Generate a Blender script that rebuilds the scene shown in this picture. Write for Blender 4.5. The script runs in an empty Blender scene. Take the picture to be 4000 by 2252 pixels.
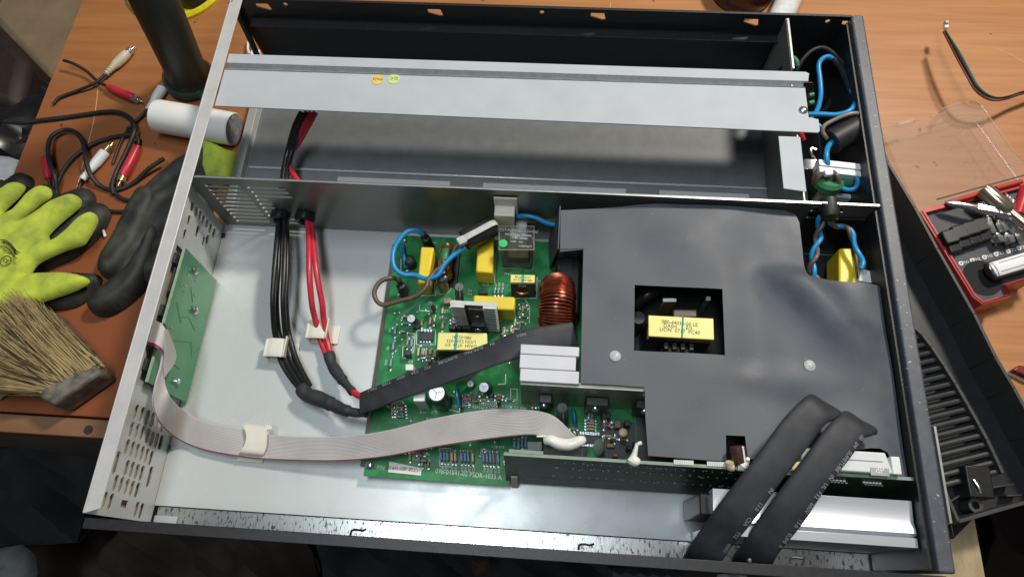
import bpy, math, random
import numpy as np
from mathutils import Vector, Matrix, geometry
random.seed(7)
S = 0.01                      # everything is authored in centimetres
scn = bpy.context.scene
# ------------------------------------------------------------------ camera
CAM = np.array([29.275, -27.424, 54.792]); F = 2705.3
def _rot(a):
    cx,sx,cy,sy,cz,sz = math.cos(a[0]),math.sin(a[0]),math.cos(a[1]),math.sin(a[1]),math.cos(a[2]),math.sin(a[2])
    Rx=np.array([[1,0,0],[0,cx,-sx],[0,sx,cx]]);Ry=np.array([[cy,0,sy],[0,1,0],[-sy,0,cy]]);Rz=np.array([[cz,-sz,0],[sz,cz,0],[0,0,1]])
    return Rz@Ry@Rx
M3 = _rot((0.394, 0.027, 0.065))
cd = bpy.data.cameras.new('camera'); cam = bpy.data.objects.new('camera', cd)
scn.collection.objects.link(cam)
cd.sensor_width = 36; cd.lens = 36*F/4000; cd.clip_start = 0.02; cd.clip_end = 50
mw = Matrix([[*M3[i], CAM[i]*S] for i in range(3)] + [[0,0,0,1]])
cam.matrix_world = mw; scn.camera = cam
# ------------------------------------------------------------------ light
W = bpy.data.worlds.new('World'); scn.world = W; W.use_nodes = True
bgn = W.node_tree.nodes['Background']; bgn.inputs[0].default_value = (0.62,0.64,0.68,1); bgn.inputs[1].default_value = 0.085
def lamp(name, pos, target, size, sizey, power, col):
    l = bpy.data.lights.new(name, 'AREA'); l.shape = 'RECTANGLE'; l.size = size*S; l.size_y = sizey*S
    l.energy = power; l.color = col
    o = bpy.data.objects.new(name, l); scn.collection.objects.link(o)
    o.location = Vector(pos)*S
    o.rotation_euler = (Vector(target)-Vector(pos)).to_track_quat('-Z','Y').to_euler()
    return o
lamp('ceiling_lamp', (100, 73, 140), (28,-5,0), 20, 20, 25, (1.0,0.93,0.83))
lamp('ceiling_tube_lamp', (8, -16, 190), (24,-14,0), 120, 26, 17, (0.84,0.93,1.0))
vs = scn.view_settings
vs.view_transform = 'Standard'; vs.look = 'None'; vs.gamma = 1; vs.exposure = -0.08; vs.use_curve_mapping = False

# ------------------------------------------------------------------ helpers
def at(u, v, z=None, y=None, x=None):
    """photo pixel -> point (cm) on the plane z= / y= / x="""
    d = M3 @ np.array([(u-2000)/F, -(v-1126)/F, -1.0])
    t = (z-CAM[2])/d[2] if z is not None else ((y-CAM[1])/d[1] if y is not None else (x-CAM[0])/d[0])
    return Vector((CAM + t*d).tolist())
V = Vector
COL = scn.collection
def rgb(c): return (c[0], c[1], c[2], 1)
MATS = {}
def mat(name, col, rough=0.5, metal=0.0, col2=None, scale=2.0, bump=0.0, bscale=None, coat=0.0, stretch=None, spec=0.5, rvar=0.0, alpha=None, thresh=None, detail=4):
    """procedural principled material; scale in cycles per cm"""
    if name in MATS: return MATS[name]
    m = bpy.data.materials.new(name); m.use_nodes = True; nt = m.node_tree; b = nt.nodes['Principled BSDF']
    b.inputs['Base Color'].default_value = rgb(col); b.inputs['Roughness'].default_value = rough; b.inputs['Metallic'].default_value = metal
    b.inputs['Specular IOR Level'].default_value = spec
    if coat: b.inputs['Coat Weight'].default_value = coat; b.inputs['Coat Roughness'].default_value = 0.15
    if alpha is not None: b.inputs['Alpha'].default_value = alpha
    tc = nt.nodes.new('ShaderNodeTexCoord'); mp = nt.nodes.new('ShaderNodeMapping'); nt.links.new(tc.outputs['Object'], mp.inputs[0])
    st = stretch or (1,1,1)
    mp.inputs['Scale'].default_value = tuple(s*100 for s in st)
    if col2 is None: col2 = tuple(c*0.82 for c in col)
    n = nt.nodes.new('ShaderNodeTexNoise'); n.inputs['Scale'].default_value = scale; n.inputs['Detail'].default_value = detail
    nt.links.new(mp.outputs[0], n.inputs['Vector'])
    r = nt.nodes.new('ShaderNodeValToRGB'); t = thresh or (0.35,0.68)
    r.color_ramp.elements[0].position = t[0]; r.color_ramp.elements[1].position = t[1]
    r.color_ramp.elements[0].color = rgb(col); r.color_ramp.elements[1].color = rgb(col2)
    nt.links.new(n.outputs['Fac'], r.inputs[0]); nt.links.new(r.outputs[0], b.inputs['Base Color'])
    if rvar:
        mr = nt.nodes.new('ShaderNodeMapRange'); mr.inputs[1].default_value=0.3; mr.inputs[2].default_value=0.7
        mr.inputs[3].default_value=max(0.02,rough-rvar); mr.inputs[4].default_value=rough+rvar
        nt.links.new(n.outputs['Fac'], mr.inputs[0]); nt.links.new(mr.outputs[0], b.inputs['Roughness'])
    if bump:
        n2 = nt.nodes.new('ShaderNodeTexNoise'); n2.inputs['Scale'].default_value = bscale or scale*4; n2.inputs['Detail'].default_value = 3
        nt.links.new(mp.outputs[0], n2.inputs['Vector'])
        bp = nt.nodes.new('ShaderNodeBump'); bp.inputs['Strength'].default_value = bump; bp.inputs['Distance'].default_value = 0.0004
        nt.links.new(n2.outputs['Fac'], bp.inputs['Height']); nt.links.new(bp.outputs[0], b.inputs['Normal'])
    MATS[name] = m; return m
def flecks(m, col, scale, thr, stretch=(1,1,1)):
    """add small specks of another colour that belong to the surface itself"""
    nt = m.node_tree; b = nt.nodes['Principled BSDF']; src = b.inputs['Base Color'].links[0].from_socket
    tc = nt.nodes.new('ShaderNodeTexCoord'); mp = nt.nodes.new('ShaderNodeMapping'); mp.inputs['Scale'].default_value = tuple(100*s for s in stretch)
    mp.inputs['Rotation'].default_value = (0,0,0.6)
    nt.links.new(tc.outputs['Object'], mp.inputs[0])
    n = nt.nodes.new('ShaderNodeTexNoise'); n.inputs['Scale'].default_value = scale; n.inputs['Detail'].default_value = 2
    nt.links.new(mp.outputs[0], n.inputs['Vector'])
    r = nt.nodes.new('ShaderNodeValToRGB'); r.color_ramp.elements[0].position = thr; r.color_ramp.elements[1].position = thr+0.03
    r.color_ramp.elements[0].color=(0,0,0,1); r.color_ramp.elements[1].color=(1,1,1,1)
    nt.links.new(n.outputs['Fac'], r.inputs[0])
    mx = nt.nodes.new('ShaderNodeMixRGB'); nt.links.new(r.outputs[0], mx.inputs[0]); nt.links.new(src, mx.inputs[1]); mx.inputs[2].default_value = rgb(col)
    nt.links.new(mx.outputs[0], b.inputs['Base Color'])

def catmull(pts, n=6):
    pts = [V(p) for p in pts]
    if len(pts) < 3: return pts
    P = [2*pts[0]-pts[1]] + pts + [2*pts[-1]-pts[-2]]; out = []
    for i in range(1, len(P)-2):
        for k in range(n):
            t = k/n; a,b,c,d = P[i-1],P[i],P[i+1],P[i+2]
            out.append(0.5*((2*b)+(c-a)*t+(2*a-5*b+4*c-d)*t*t+(3*b-3*c+d-a)*t**3))
    out.append(pts[-1]); return out
class MB:
    def __init__(s): s.v=[]; s.f=[]; s.m=[]
    def add(s, vs, fs, m=0):
        o=len(s.v); s.v += [V(p) for p in vs]; s.f += [tuple(i+o for i in f) for f in fs]; s.m += [m]*len(fs); return s
    def hexa(s, p, m=0):   # 8 points, bottom 0-3, top 4-7
        return s.add(p, [(3,2,1,0),(4,5,6,7),(0,1,5,4),(1,2,6,5),(2,3,7,6),(3,0,4,7)], m)
    def box(s, x0,x1,y0,y1,z0,z1,m=0):
        return s.hexa([(x0,y0,z0),(x1,y0,z0),(x1,y1,z0),(x0,y1,z0),(x0,y0,z1),(x1,y0,z1),(x1,y1,z1),(x0,y1,z1)], m)
    def obox(s, c, ux, uy, uz, m=0):  # centre and half-axis vectors
        c,ux,uy,uz = V(c),V(ux),V(uy),V(uz)
        return s.hexa([c-ux-uy-uz,c+ux-uy-uz,c+ux+uy-uz,c-ux+uy-uz,c-ux-uy+uz,c+ux-uy+uz,c+ux+uy+uz,c-ux+uy+uz], m)
    def tube(s, pts, r, n=10, m=0, sub=6, caps=True, closed=False):
        P = catmull(pts, sub) if sub else [V(p) for p in pts]
        N=len(P); rr = r if callable(r) else (lambda t: r)
        T=[(P[min(i+1,N-1)]-P[max(i-1,0)]).normalized() for i in range(N)]
        up = V((0,0,1)) if abs(T[0].z)<0.9 else V((1,0,0))
        A=(up-T[0]*up.dot(T[0])).normalized(); vs=[]
        for i in range(N):
            A=(A-T[i]*A.dot(T[i])).normalized(); B=T[i].cross(A); q=rr(i/(N-1))
            vs += [P[i]+(A*math.cos(2*math.pi*k/n)+B*math.sin(2*math.pi*k/n))*q for k in range(n)]
        fs=[(i*n+k,i*n+(k+1)%n,(i+1)*n+(k+1)%n,(i+1)*n+k) for i in range(N-1) for k in range(n)]
        if caps: fs += [tuple(range(n))[::-1], tuple((N-1)*n+k for k in range(n))]
        return s.add(vs,fs,m)
    def cyl(s,p0,p1,r0,r1=None,n=20,m=0):
        r1 = r0 if r1 is None else r1
        return s.tube([p0,p1], lambda t:r0+(r1-r0)*t, n, m, 0)
    def lathe(s, prof, o, ax=(0,0,1), n=24, m=0):
        ax=V(ax).normalized(); h=V((1,0,0)) if abs(ax.x)<0.8 else V((0,1,0)); A=(h-ax*h.dot(ax)).normalized(); B=ax.cross(A); o=V(o)
        vs=[o+ax*z+(A*math.cos(2*math.pi*k/n)+B*math.sin(2*math.pi*k/n))*r for r,z in prof for k in range(n)]; L=len(prof)
        fs=[(i*n+k,i*n+(k+1)%n,(i+1)*n+(k+1)%n,(i+1)*n+k) for i in range(L-1) for k in range(n)]
        if prof[0][0]>1e-4: fs.append(tuple(range(n))[::-1])
        if prof[-1][0]>1e-4: fs.append(tuple((L-1)*n+k for k in range(n)))
        return s.add(vs,fs,m)
    def sweep(s, pts, wd, w, t, n=16, m=0, sub=6, pw=0.7):  # flattened tube; wd = width direction(s)
        P=catmull(pts,sub); N=len(P); wds = wd if isinstance(wd,list) else [wd]*len(pts); WD=catmull(wds,sub); vs=[]
        ws = w if callable(w) else (lambda q:w); ts = t if callable(t) else (lambda q:t)
        for i in range(N):
            T=(P[min(i+1,N-1)]-P[max(i-1,0)]).normalized(); A=(WD[i]-T*WD[i].dot(T)).normalized(); B=T.cross(A); q=i/(N-1)
            for k in range(n):
                a=2*math.pi*k/n; ca,sa=math.cos(a),math.sin(a)
                ca=math.copysign(abs(ca)**0.75,ca); sa=math.copysign(abs(sa)**pw,sa)
                vs.append(P[i]+A*ca*ws(q)+B*sa*ts(q))
        fs=[(i*n+k,i*n+(k+1)%n,(i+1)*n+(k+1)%n,(i+1)*n+k) for i in range(N-1) for k in range(n)]
        fs += [tuple(range(n))[::-1], tuple((N-1)*n+k for k in range(n))]
        return s.add(vs,fs,m)
    def loft(s, E1, E2, th=0.08, m=0, sub=5, nw=1, mlast=None):  # thick band between two edge curves
        a=catmull(E1,sub); b=catmull(E2,sub); N=len(a); top=[];
        for i in range(N):
            top += [a[i].lerp(b[i],k/nw) for k in range(nw+1)]
        K=nw+1; nr=[]
        for i in range(N):
            T=(a[min(i+1,N-1)]+b[min(i+1,N-1)]-a[max(i-1,0)]-b[max(i-1,0)]); n=T.cross(b[i]-a[i]); n = n.normalized() if n.length>1e-6 else V((0,0,1)); nr.append(n)
        bot=[top[i*K+k]-nr[i]*th for i in range(N) for k in range(K)]; L=N*K
        for i in range(N-1):
            for k in range(nw):
                mm = mlast if (mlast is not None and k==nw-1) else m
                q=(i*K+k,i*K+k+1,(i+1)*K+k+1,(i+1)*K+k)
                s._one(top,bot,q,mm)
        o=len(s.v); s.v += top+bot
        for q,mm in s._p:
            s.f.append(tuple(o+x for x in q)[::-1]); s.m.append(mm); s.f.append(tuple(o+L+x for x in q)); s.m.append(mm)
        s._p=[]
        rim=[i*K for i in range(N)]+[(N-1)*K+k for k in range(1,K)]+[i*K+K-1 for i in range(N-2,-1,-1)]+[k for k in range(K-2,0,-1)]
        for i in range(len(rim)):
            p,q=rim[i],rim[(i+1)%len(rim)]; s.f.append((o+p,o+q,o+L+q,o+L+p)); s.m.append(m)
        return s
    _p=[]
    def _one(s,top,bot,q,mm): s._p = s._p+[(q,mm)]
    def plate(s, outer, holes, org, ux, uy, th, m=0, grid=0, zf=None):
        """flat or formed sheet with real holes; 2D outline in (ux,uy) from org, thickness th against the normal"""
        org,ux,uy = V(org),V(ux),V(uy); n=ux.cross(uy)
        def ins(p,poly):
            x,y=p; c=False; j=len(poly)-1
            for i in range(len(poly)):
                xi,yi=poly[i]; xj,yj=poly[j]
                if (yi>y)!=(yj>y) and x<(xj-xi)*(y-yi)/(yj-yi)+xi: c=not c
                j=i
            return c
        pts=[];edges=[]
        def dens(poly):
            if not grid: return poly
            out=[]
            for i in range(len(poly)):
                a=V(poly[i]); b=V(poly[(i+1)%len(poly)]); k=max(1,int((b-a).length/grid))
                out += [tuple(a.lerp(b,j/k)) for j in range(k)]
            return out
        for poly in [outer]+list(holes):
            q=dens(poly); o=len(pts); pts += [V(p) for p in q]; edges += [(o+i,o+(i+1)%len(q)) for i in range(len(q))]
        if grid:
            xs=[p[0] for p in outer]; ys=[p[1] for p in outer]; x=min(xs)+grid*.5; r=0
            while x<max(xs):
                y=min(ys)+grid*(.5 if r%2 else .9)
                while y<max(ys):
                    p=(x,y)
                    if ins(p,outer) and not any(ins(p,h) for h in holes): pts.append(V(p))
                    y+=grid
                x+=grid*.87; r+=1
        co,ed,fa,_,_,_ = geometry.delaunay_2d_cdt(pts,edges,[],0,1e-5)
        tri=[f for f in fa if ins(tuple(sum((co[i] for i in f),V((0,0)))/len(f)),outer) and not any(ins(tuple(sum((co[i] for i in f),V((0,0)))/len(f)),h) for h in holes)]
        top=[org+ux*c.x+uy*c.y+(n*zf(c.x,c.y) if zf else n*0) for c in co]
        L=len(top); bot=[p-n*th for p in top]
        cnt={}
        for f in tri:
            for i in range(len(f)): cnt[(f[i],f[(i+1)%len(f)])]=1
        fs=[tuple(f) for f in tri]+[tuple(L+i for i in f)[::-1] for f in tri]
        fs+=[(b,a,L+a,L+b) for (a,b) in cnt if (b,a) not in cnt]
        return s.add(top+bot,fs,m)
    def pillow(s, poly, R, h, z0, m=0, grid=0.28, wob=0.0):
        """soft padded shape: outline in xy, height grows with the distance from the outline"""
        if len(poly)>6:
            q_=[V((p[0],p[1],0)) for p in poly]; n_=len(q_); sm=[]
            for i in range(n_):
                a,b,c,d=q_[i-1],q_[i],q_[(i+1)%n_],q_[(i+2)%n_]
                for k in range(3):
                    t=k/3; e=0.5*((2*b)+(c-a)*t+(2*a-5*b+4*c-d)*t*t+(3*b-3*c+d-a)*t**3); sm.append((e.x,e.y))
            poly=sm
        P=np.array([(p[0],p[1]) for p in poly]); Q=np.roll(P,-1,0)
        def hz(x,y):
            p=np.array([x,y]); d=Q-P; t=np.clip(((p-P)*d).sum(1)/np.maximum((d*d).sum(1),1e-9),0,1)
            dist=np.sqrt((((P+d*t[:,None])-p)**2).sum(1)).min(); q=min(dist/R,1)
            return h*math.sqrt(max(0,1-(1-q)**2))+wob*(math.sin(x*2.1+y*1.3)*math.sin(y*1.7-x*.6)+.6*math.sin(x*3.9-y*2.3+1.3*math.sin(y*1.1)))*q
        return s.plate([(p[0],p[1]) for p in poly],[],(0,0,z0),(1,0,0),(0,1,0),0.12,m,grid,hz)
    def build(s, name, mats, parent=None, bevel=0, smooth=True, bseg=2):
        me=bpy.data.meshes.new(name); me.from_pydata([p*S for p in s.v],[],s.f)
        for mm in (mats if isinstance(mats,(list,tuple)) else [mats]): me.materials.append(mm)
        for p,k in zip(me.polygons,s.m): p.material_index=k
        me.validate()
        o=bpy.data.objects.new(name,me); COL.objects.link(o)
        if smooth:
            me.shade_smooth()
            me.set_sharp_from_angle(angle=math.radians(38))
        if bevel:
            b=o.modifiers.new('bevel','BEVEL'); b.width=bevel*S; b.segments=bseg; b.limit_method='ANGLE'; b.angle_limit=math.radians(40)
        if parent is not None:
            o.parent=parent; o.matrix_parent_inverse=parent.matrix_world.inverted()
        return o
def tag(o,label=None,cat=None,group=None,kind=None):
    if label: o['label']=label
    if cat: o['category']=cat
    if group: o['group']=group
    if kind: o['kind']=kind
    return o
def thing(name,label,cat,loc=(0,0,0),group=None):
    o=bpy.data.objects.new(name,None); COL.objects.link(o); o.location=V(loc)*S; o.empty_display_size=0.01
    o.matrix_world=Matrix.Translation(V(loc)*S)
    return tag(o,label,cat,group)
def text(body,o,ux,h,m,parent,n=(0,0,1),name='lettering',align='CENTER',wide=1.0,ex=0.004):
    c=bpy.data.curves.new('t','FONT'); c.body=body; c.size=1.0; c.align_x=align; c.align_y='CENTER'; c.extrude=0; c.resolution_u=2
    t=bpy.data.objects.new('t',c); me=bpy.data.meshes.new_from_object(t); bpy.data.objects.remove(t)
    ux=V(ux).normalized(); n=V(n).normalized(); uy=n.cross(ux).normalized(); n=ux.cross(uy); k=h*1.35
    o=V(o)+n*ex*1.5
    Mx=Matrix([[ux[i]*k*wide,uy[i]*k,n[i]*k,o[i]] for i in range(3)]+[[0,0,0,1]])
    for v in me.vertices: v.co=(Mx@v.co)*S
    me.materials.clear(); me.materials.append(m); me.name=name
    ob=bpy.data.objects.new(name,me); COL.objects.link(ob)
    if parent is not None: ob.parent=parent; ob.matrix_parent_inverse=parent.matrix_world.inverted()
    return ob
def copypart(src,parent,Mx):
    c=src.copy(); COL.objects.link(c); c.parent=parent; c.matrix_parent_inverse=parent.matrix_world.inverted(); c.matrix_world=Mx
    return c
def stadium(cx,cy,lx,ly,n=5):   # rounded slot outline, long axis whichever is larger
    r=min(lx,ly)/2; out=[]
    ax=(lx/2-r, 0) if lx>=ly else (0, ly/2-r)
    a0=-90 if lx>=ly else 0
    for sgn,base in ((1,a0),(-1,a0+180)):
        for k in range(n+1):
            a=math.radians(base+180*k/n); out.append((cx+sgn*ax[0]+r*math.cos(a), cy+sgn*ax[1]+r*math.sin(a)))
    return out
def mirror_yz(poly): return poly
H=8.27; TZ=-0.7
exec_parts=[]
# ------------------------------------------------------------------ materials
M=dict(
 zinc=mat('zinc_plated_steel',(.64,.665,.65),.30,.18,(.59,.62,.61),.45,.012,9,rvar=.06,detail=7),
 zincf=mat('folded_zinc_steel',(.50,.53,.56),.62,0,(.455,.485,.515),.35,.03,12,detail=6),
 cream_edge=mat('flange_coating',(.66,.64,.61),.4,.15,(.58,.57,.56),.8,.06,10),
 edge=mat('bare_cut_steel',(.50,.51,.51),.35,.6),
 blackpan=mat('pitted_metallic_coat',(.80,.82,.80),.26,.95,(.16,.16,.16),6,.07,4,stretch=(1,.40,1),thresh=(.55,.66)),
 blackwall=mat('black_painted_steel',(.012,.012,.014),.42,0,(.02,.02,.022),3,.35,14),
 panel=mat('dark_blue_grey_paint',(.095,.102,.118),.45,0,(.075,.08,.094),2,.06,18),
 sheet=mat('fibre_sheet',(.066,.073,.088),.52,0,(.105,.115,.133),.28,.07,6,rvar=.10,detail=8,thresh=(.36,.70),spec=.45),
 pcb=mat('green_solder_mask',(.008,.165,.038),.40,0,(.016,.235,.062),1.1,.02,6,thresh=(.45,.55),spec=.3),
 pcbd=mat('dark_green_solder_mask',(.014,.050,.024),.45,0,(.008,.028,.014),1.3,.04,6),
 pcbe=mat('board_edge',(.30,.42,.30),.6),
 silk=mat('white_silkscreen',(.72,.78,.70),.6),
 yellow=mat('yellow_capacitor_shell',(.86,.66,.035),.38,0,(.80,.60,.03),1,.02),
 ylabel=mat('pale_yellow_tape',(.88,.82,.27),.4,0,(.84,.78,.24),1),
 teal=mat('teal_ink',(.02,.42,.42),.5), ink=mat('black_ink',(.03,.03,.025),.6),
 copper=mat('enamelled_copper',(.44,.11,.055),.27,.75,(.30,.065,.035),2,spec=.7),
 copper2=mat('bright_copper',(.70,.30,.12),.25,.8,(.5,.17,.07),3),
 black=mat('black_plastic',(.012,.012,.013),.35,0,(.018,.018,.018),2),
 rubber=mat('black_rubber',(.016,.016,.018),.5,0,(.024,.024,.026),1.5,.08,8),
 shrink=mat('heat_shrink_tube',(.030,.031,.036),.55,0,(.044,.046,.052),.9,.10,3,spec=.35),
 core=mat('green_core',(.05,.22,.10),.45), 
 steel=mat('bright_steel',(.78,.78,.76),.22,.9,(.6,.6,.6),4), solder=mat('solder',(.72,.74,.75),.3,.8,(.4,.42,.45),12,.3,10),
 nylon=mat('cream_nylon',(.80,.77,.66),.45,0,(.76,.73,.62),1), white=mat('white_plastic',(.82,.83,.82),.35,0,(.78,.79,.80),1),
 alu=mat('milled_aluminium',(.68,.70,.75),.33,.55,(.60,.63,.68),.5,.08,3,stretch=(.08,1,1)),
 blue=mat('blue_wire',(.02,.30,.62),.35,0,(.015,.25,.55),2), brown=mat('brown_wire',(.16,.11,.085),.4,0,(.12,.08,.06),2),
 red=mat('red_wire',(.62,.035,.06),.32,0,(.55,.03,.05),2), redp=mat('red_plug_plastic',(.58,.03,.05),.35,0,(.48,.02,.03),1),
 ribbon=mat('grey_ribbon_insulation',(.56,.53,.51),.45,0,(.50,.47,.455),.5), maroon=mat('maroon_stripe',(.25,.01,.08),.5),
 glue=mat('white_glue',(.88,.87,.80),.25,0,(.84,.82,.74),2,.1,3), tanglue=mat('tan_glue',(.72,.58,.36),.35),
 resblue=mat('blue_resistor_body',(.15,.30,.50),.35,0,(.35,.42,.5),9), restan=mat('tan_resistor_body',(.62,.42,.20),.4,0,(.75,.62,.4),9), resred=mat('red_resistor_body',(.30,.10,.09),.4,0,(.5,.4,.38),9),
 alutop=mat('capacitor_top',(.70,.70,.72),.35,.5,(.5,.5,.55),5), disc=mat('blue_disc_ceramic',(.02,.38,.60),.25), grey=mat('grey_tube',(.13,.14,.15),.45,0,(.10,.105,.115),2),
 gold=mat('gold_plated',(.85,.70,.30),.2,.9), olive=mat('olive_board',(.06,.075,.03),.4,0,(.12,.13,.06),6),
 greendot=mat('green_sticker',(.02,.62,.14),.5), orangest=mat('orange_sticker',(.86,.62,.16),.5), limest=mat('lime_sticker',(.62,.80,.30),.5),
 papr=mat('white_paper',(.84,.83,.79),.7,0,(.80,.79,.75),.8), 
 gfab=mat('lime_knit',(.60,.70,.08),.95,0,(.30,.38,.07),.55,.6,20,thresh=(.38,.72),spec=.15,detail=7), gblk=mat('black_latex',(.018,.018,.016),.62,0,(.062,.064,.046),.55,.35,7,thresh=(.4,.75)),
 bristle=mat('dusty_bristle',(.44,.34,.15),.75,0,(.50,.42,.22),.8,thresh=(.3,.6)), bristled=mat('dark_bristle',(.08,.055,.03),.8), ferrule=mat('dusty_metal_ferrule',(.24,.21,.165),.6,.15,(.07,.06,.05),1.1,.4,5,detail=7),
 redbox=mat('red_box_plastic',(.52,.055,.045),.35,0,(.44,.045,.035),.7), foam=mat('grey_insert',(.050,.053,.058),.6,0,(.065,.068,.072),1,.15,9),
 tanfloor=mat('tan_board',(.34,.25,.14),.7,0,(.46,.37,.23),.7,.2,4), 
 tube=mat('dark_green_black_rubber',(.006,.022,.016),.45,0,(.014,.02,.017),1), yel2=mat('yellow_plastic',(.82,.68,.02),.35), beige=mat('beige_cloth',(.30,.215,.125),.9,0,(.24,.17,.10),.25), dbrown=mat('dark_brown_leather',(.035,.020,.016),.6,0,(.025,.015,.012),.5,.3,2), bag=mat('black_bag_plastic',(.008,.008,.010),.28,0,(.014,.014,.016),.4,.9,.35),
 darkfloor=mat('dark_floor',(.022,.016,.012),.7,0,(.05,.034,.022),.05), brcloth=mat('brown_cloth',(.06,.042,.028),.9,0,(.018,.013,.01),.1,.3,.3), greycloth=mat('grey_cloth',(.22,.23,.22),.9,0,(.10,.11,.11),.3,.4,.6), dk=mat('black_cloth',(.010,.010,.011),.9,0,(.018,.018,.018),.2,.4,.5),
 clearbase=None)
flecks(M['panel'],(.40,.43,.47),2.2,.70,(1.5,2.8,1)); flecks(M['sheet'],(.16,.17,.18),3.0,.735); flecks(M['zinc'],(.42,.43,.42),2.2,.74,(1,2,1)); flecks(M['zincf'],(.42,.44,.46),1.6,.75,(.6,2,1)); flecks(M['bristle'],(.10,.07,.035),.9,.60,(1,1,1))
# bench laminate: long grain, redder in patches and to the near left, partly lamp falloff put into colour
def wood(name,a,b,c):
    m=bpy.data.materials.new(name); m.use_nodes=True; nt=m.node_tree; p=nt.nodes['Principled BSDF']; L=nt.links.new
    tc=nt.nodes.new('ShaderNodeTexCoord'); mp=nt.nodes.new('ShaderNodeMapping'); mp.inputs['Scale'].default_value=(4,70,4); L(tc.outputs['Object'],mp.inputs[0])
    n=nt.nodes.new('ShaderNodeTexNoise'); n.inputs['Scale'].default_value=1.6; n.inputs['Detail'].default_value=8; n.inputs['Roughness'].default_value=.62; n.inputs['Distortion'].default_value=.35; L(mp.outputs[0],n.inputs['Vector'])
    r=nt.nodes.new('ShaderNodeValToRGB'); r.color_ramp.elements[0].position=.30; r.color_ramp.elements[1].position=.66; r.color_ramp.elements[0].color=rgb(a); r.color_ramp.elements[1].color=rgb(b); L(n.outputs['Fac'],r.inputs[0])
    mp2=nt.nodes.new('ShaderNodeMapping'); mp2.inputs['Scale'].default_value=(1.6,3.5,2); mp2.inputs['Rotation'].default_value=(0,0,.3); L(tc.outputs['Object'],mp2.inputs[0])
    n2=nt.nodes.new('ShaderNodeTexNoise'); n2.inputs['Scale'].default_value=2.2; n2.inputs['Detail'].default_value=3; L(mp2.outputs[0],n2.inputs['Vector'])
    r2=nt.nodes.new('ShaderNodeValToRGB'); r2.color_ramp.elements[0].position=.35; r2.color_ramp.elements[1].position=.7; L(n2.outputs['Fac'],r2.inputs[0])
    sx=nt.nodes.new('ShaderNodeSeparateXYZ'); L(tc.outputs['Object'],sx.inputs[0])
    gx=nt.nodes.new('ShaderNodeMapRange'); gx.inputs[1].default_value=-.06; gx.inputs[2].default_value=.10; gx.inputs[3].default_value=1; gx.inputs[4].default_value=0; L(sx.outputs['X'],gx.inputs[0])
    gy=nt.nodes.new('ShaderNodeMapRange'); gy.inputs[1].default_value=-.02; gy.inputs[2].default_value=.20; gy.inputs[3].default_value=1; gy.inputs[4].default_value=.25; L(sx.outputs['Y'],gy.inputs[0])
    mu=nt.nodes.new('ShaderNodeMath'); mu.operation='MULTIPLY'; L(gx.outputs[0],mu.inputs[0]); L(gy.outputs[0],mu.inputs[1])
    ad=nt.nodes.new('ShaderNodeMath'); ad.operation='MULTIPLY_ADD'; L(r2.outputs[0],ad.inputs[0]); ad.inputs[1].default_value=.22; L(mu.outputs[0],ad.inputs[2]); ad.use_clamp=True
    mx=nt.nodes.new('ShaderNodeMixRGB'); L(ad.outputs[0],mx.inputs[0]); L(r.outputs[0],mx.inputs[1]); mx.inputs[2].default_value=rgb(c)
    L(mx.outputs[0],p.inputs['Base Color']); p.inputs['Roughness'].default_value=.42
    return m
M['wood']=wood('bench_laminate',(.37,.145,.042),(.50,.225,.078),(.27,.08,.028))
flecks(M['wood'],(.14,.05,.022),.8,.745,(1,1,1))
M['wood2']=mat('bench_apron_wood',(.26,.13,.06),.55,0,(.20,.09,.04),.5,.1,6,stretch=(.15,1.5,1))
M['ply']=mat('raw_pine',(.44,.34,.20),.75,0,(.32,.24,.13),1.6,.3,9,stretch=(1,.3,1))
def clear(name,tint,alpha,rough=.06):
    m=bpy.data.materials.new(name); m.use_nodes=True; nt=m.node_tree; b=nt.nodes['Principled BSDF']
    b.inputs['Base Color'].default_value=rgb(tint); b.inputs['Roughness'].default_value=rough; b.inputs['Alpha'].default_value=alpha; b.inputs['Specular IOR Level'].default_value=.8; b.inputs['Coat Weight'].default_value=.5
    return m
M['clear']=clear('clear_polystyrene',(.58,.44,.34),.15); M['clearedge']=clear('clear_polystyrene_edge',(.78,.66,.56),.24,.15); M['relayclear']=clear('clear_relay_case',(.25,.28,.27),.20)
# ------------------------------------------------------------------ setting
FZ=-62
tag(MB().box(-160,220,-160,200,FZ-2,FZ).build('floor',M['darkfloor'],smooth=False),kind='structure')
tb=thing('workbench','orange-brown laminate workbench top under the opened power supply, scratched on its left','table',(20,5,TZ))
MB().box(-22,118,-17.7,120,TZ-2.4,TZ).build('table_top',M['wood'],tb,.08)
MB().box(-22,118,-19.35,-17.85,TZ-2.4,TZ-.12).build('apron_board',M['wood2'],tb,.08)
MB().box(-21,117,-17.6,-15.6,TZ-14,TZ-2.41).build('rail',M['wood2'],tb,.05)
MB().lathe([(.36,0),(.36,.06)],at(346,1677,z=TZ-.1),n=20).build('screw_hole',M['ink'],tb)
for pts in ([(385,325),(370,450),(345,560),(318,660)],[(3880,190),(3950,215),(4010,250)],[(2385,10),(2383,35)],[(316,680),(300,730)]):
    MB().tube([at(u,v,z=TZ+.005) for u,v in pts],.035,6).build('scratch',mat('pale_scratch',(.80,.50,.26),.5),tb)
tag(MB().hexa([(56,-34,-3.2),(62.3,-34,-3.2),(62.3,-19.6,-3.2),(56,-19.6,-3.2),(56,-34,TZ-.2),(62.3,-34,TZ-.2),(62.3,-19.6,TZ-.2),(56,-19.6,TZ-.2)]).build('support_plank',M['ply'],bevel=.1),'pale raw wood plank sticking out under the lower right corner of the metal case','plank')
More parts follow.
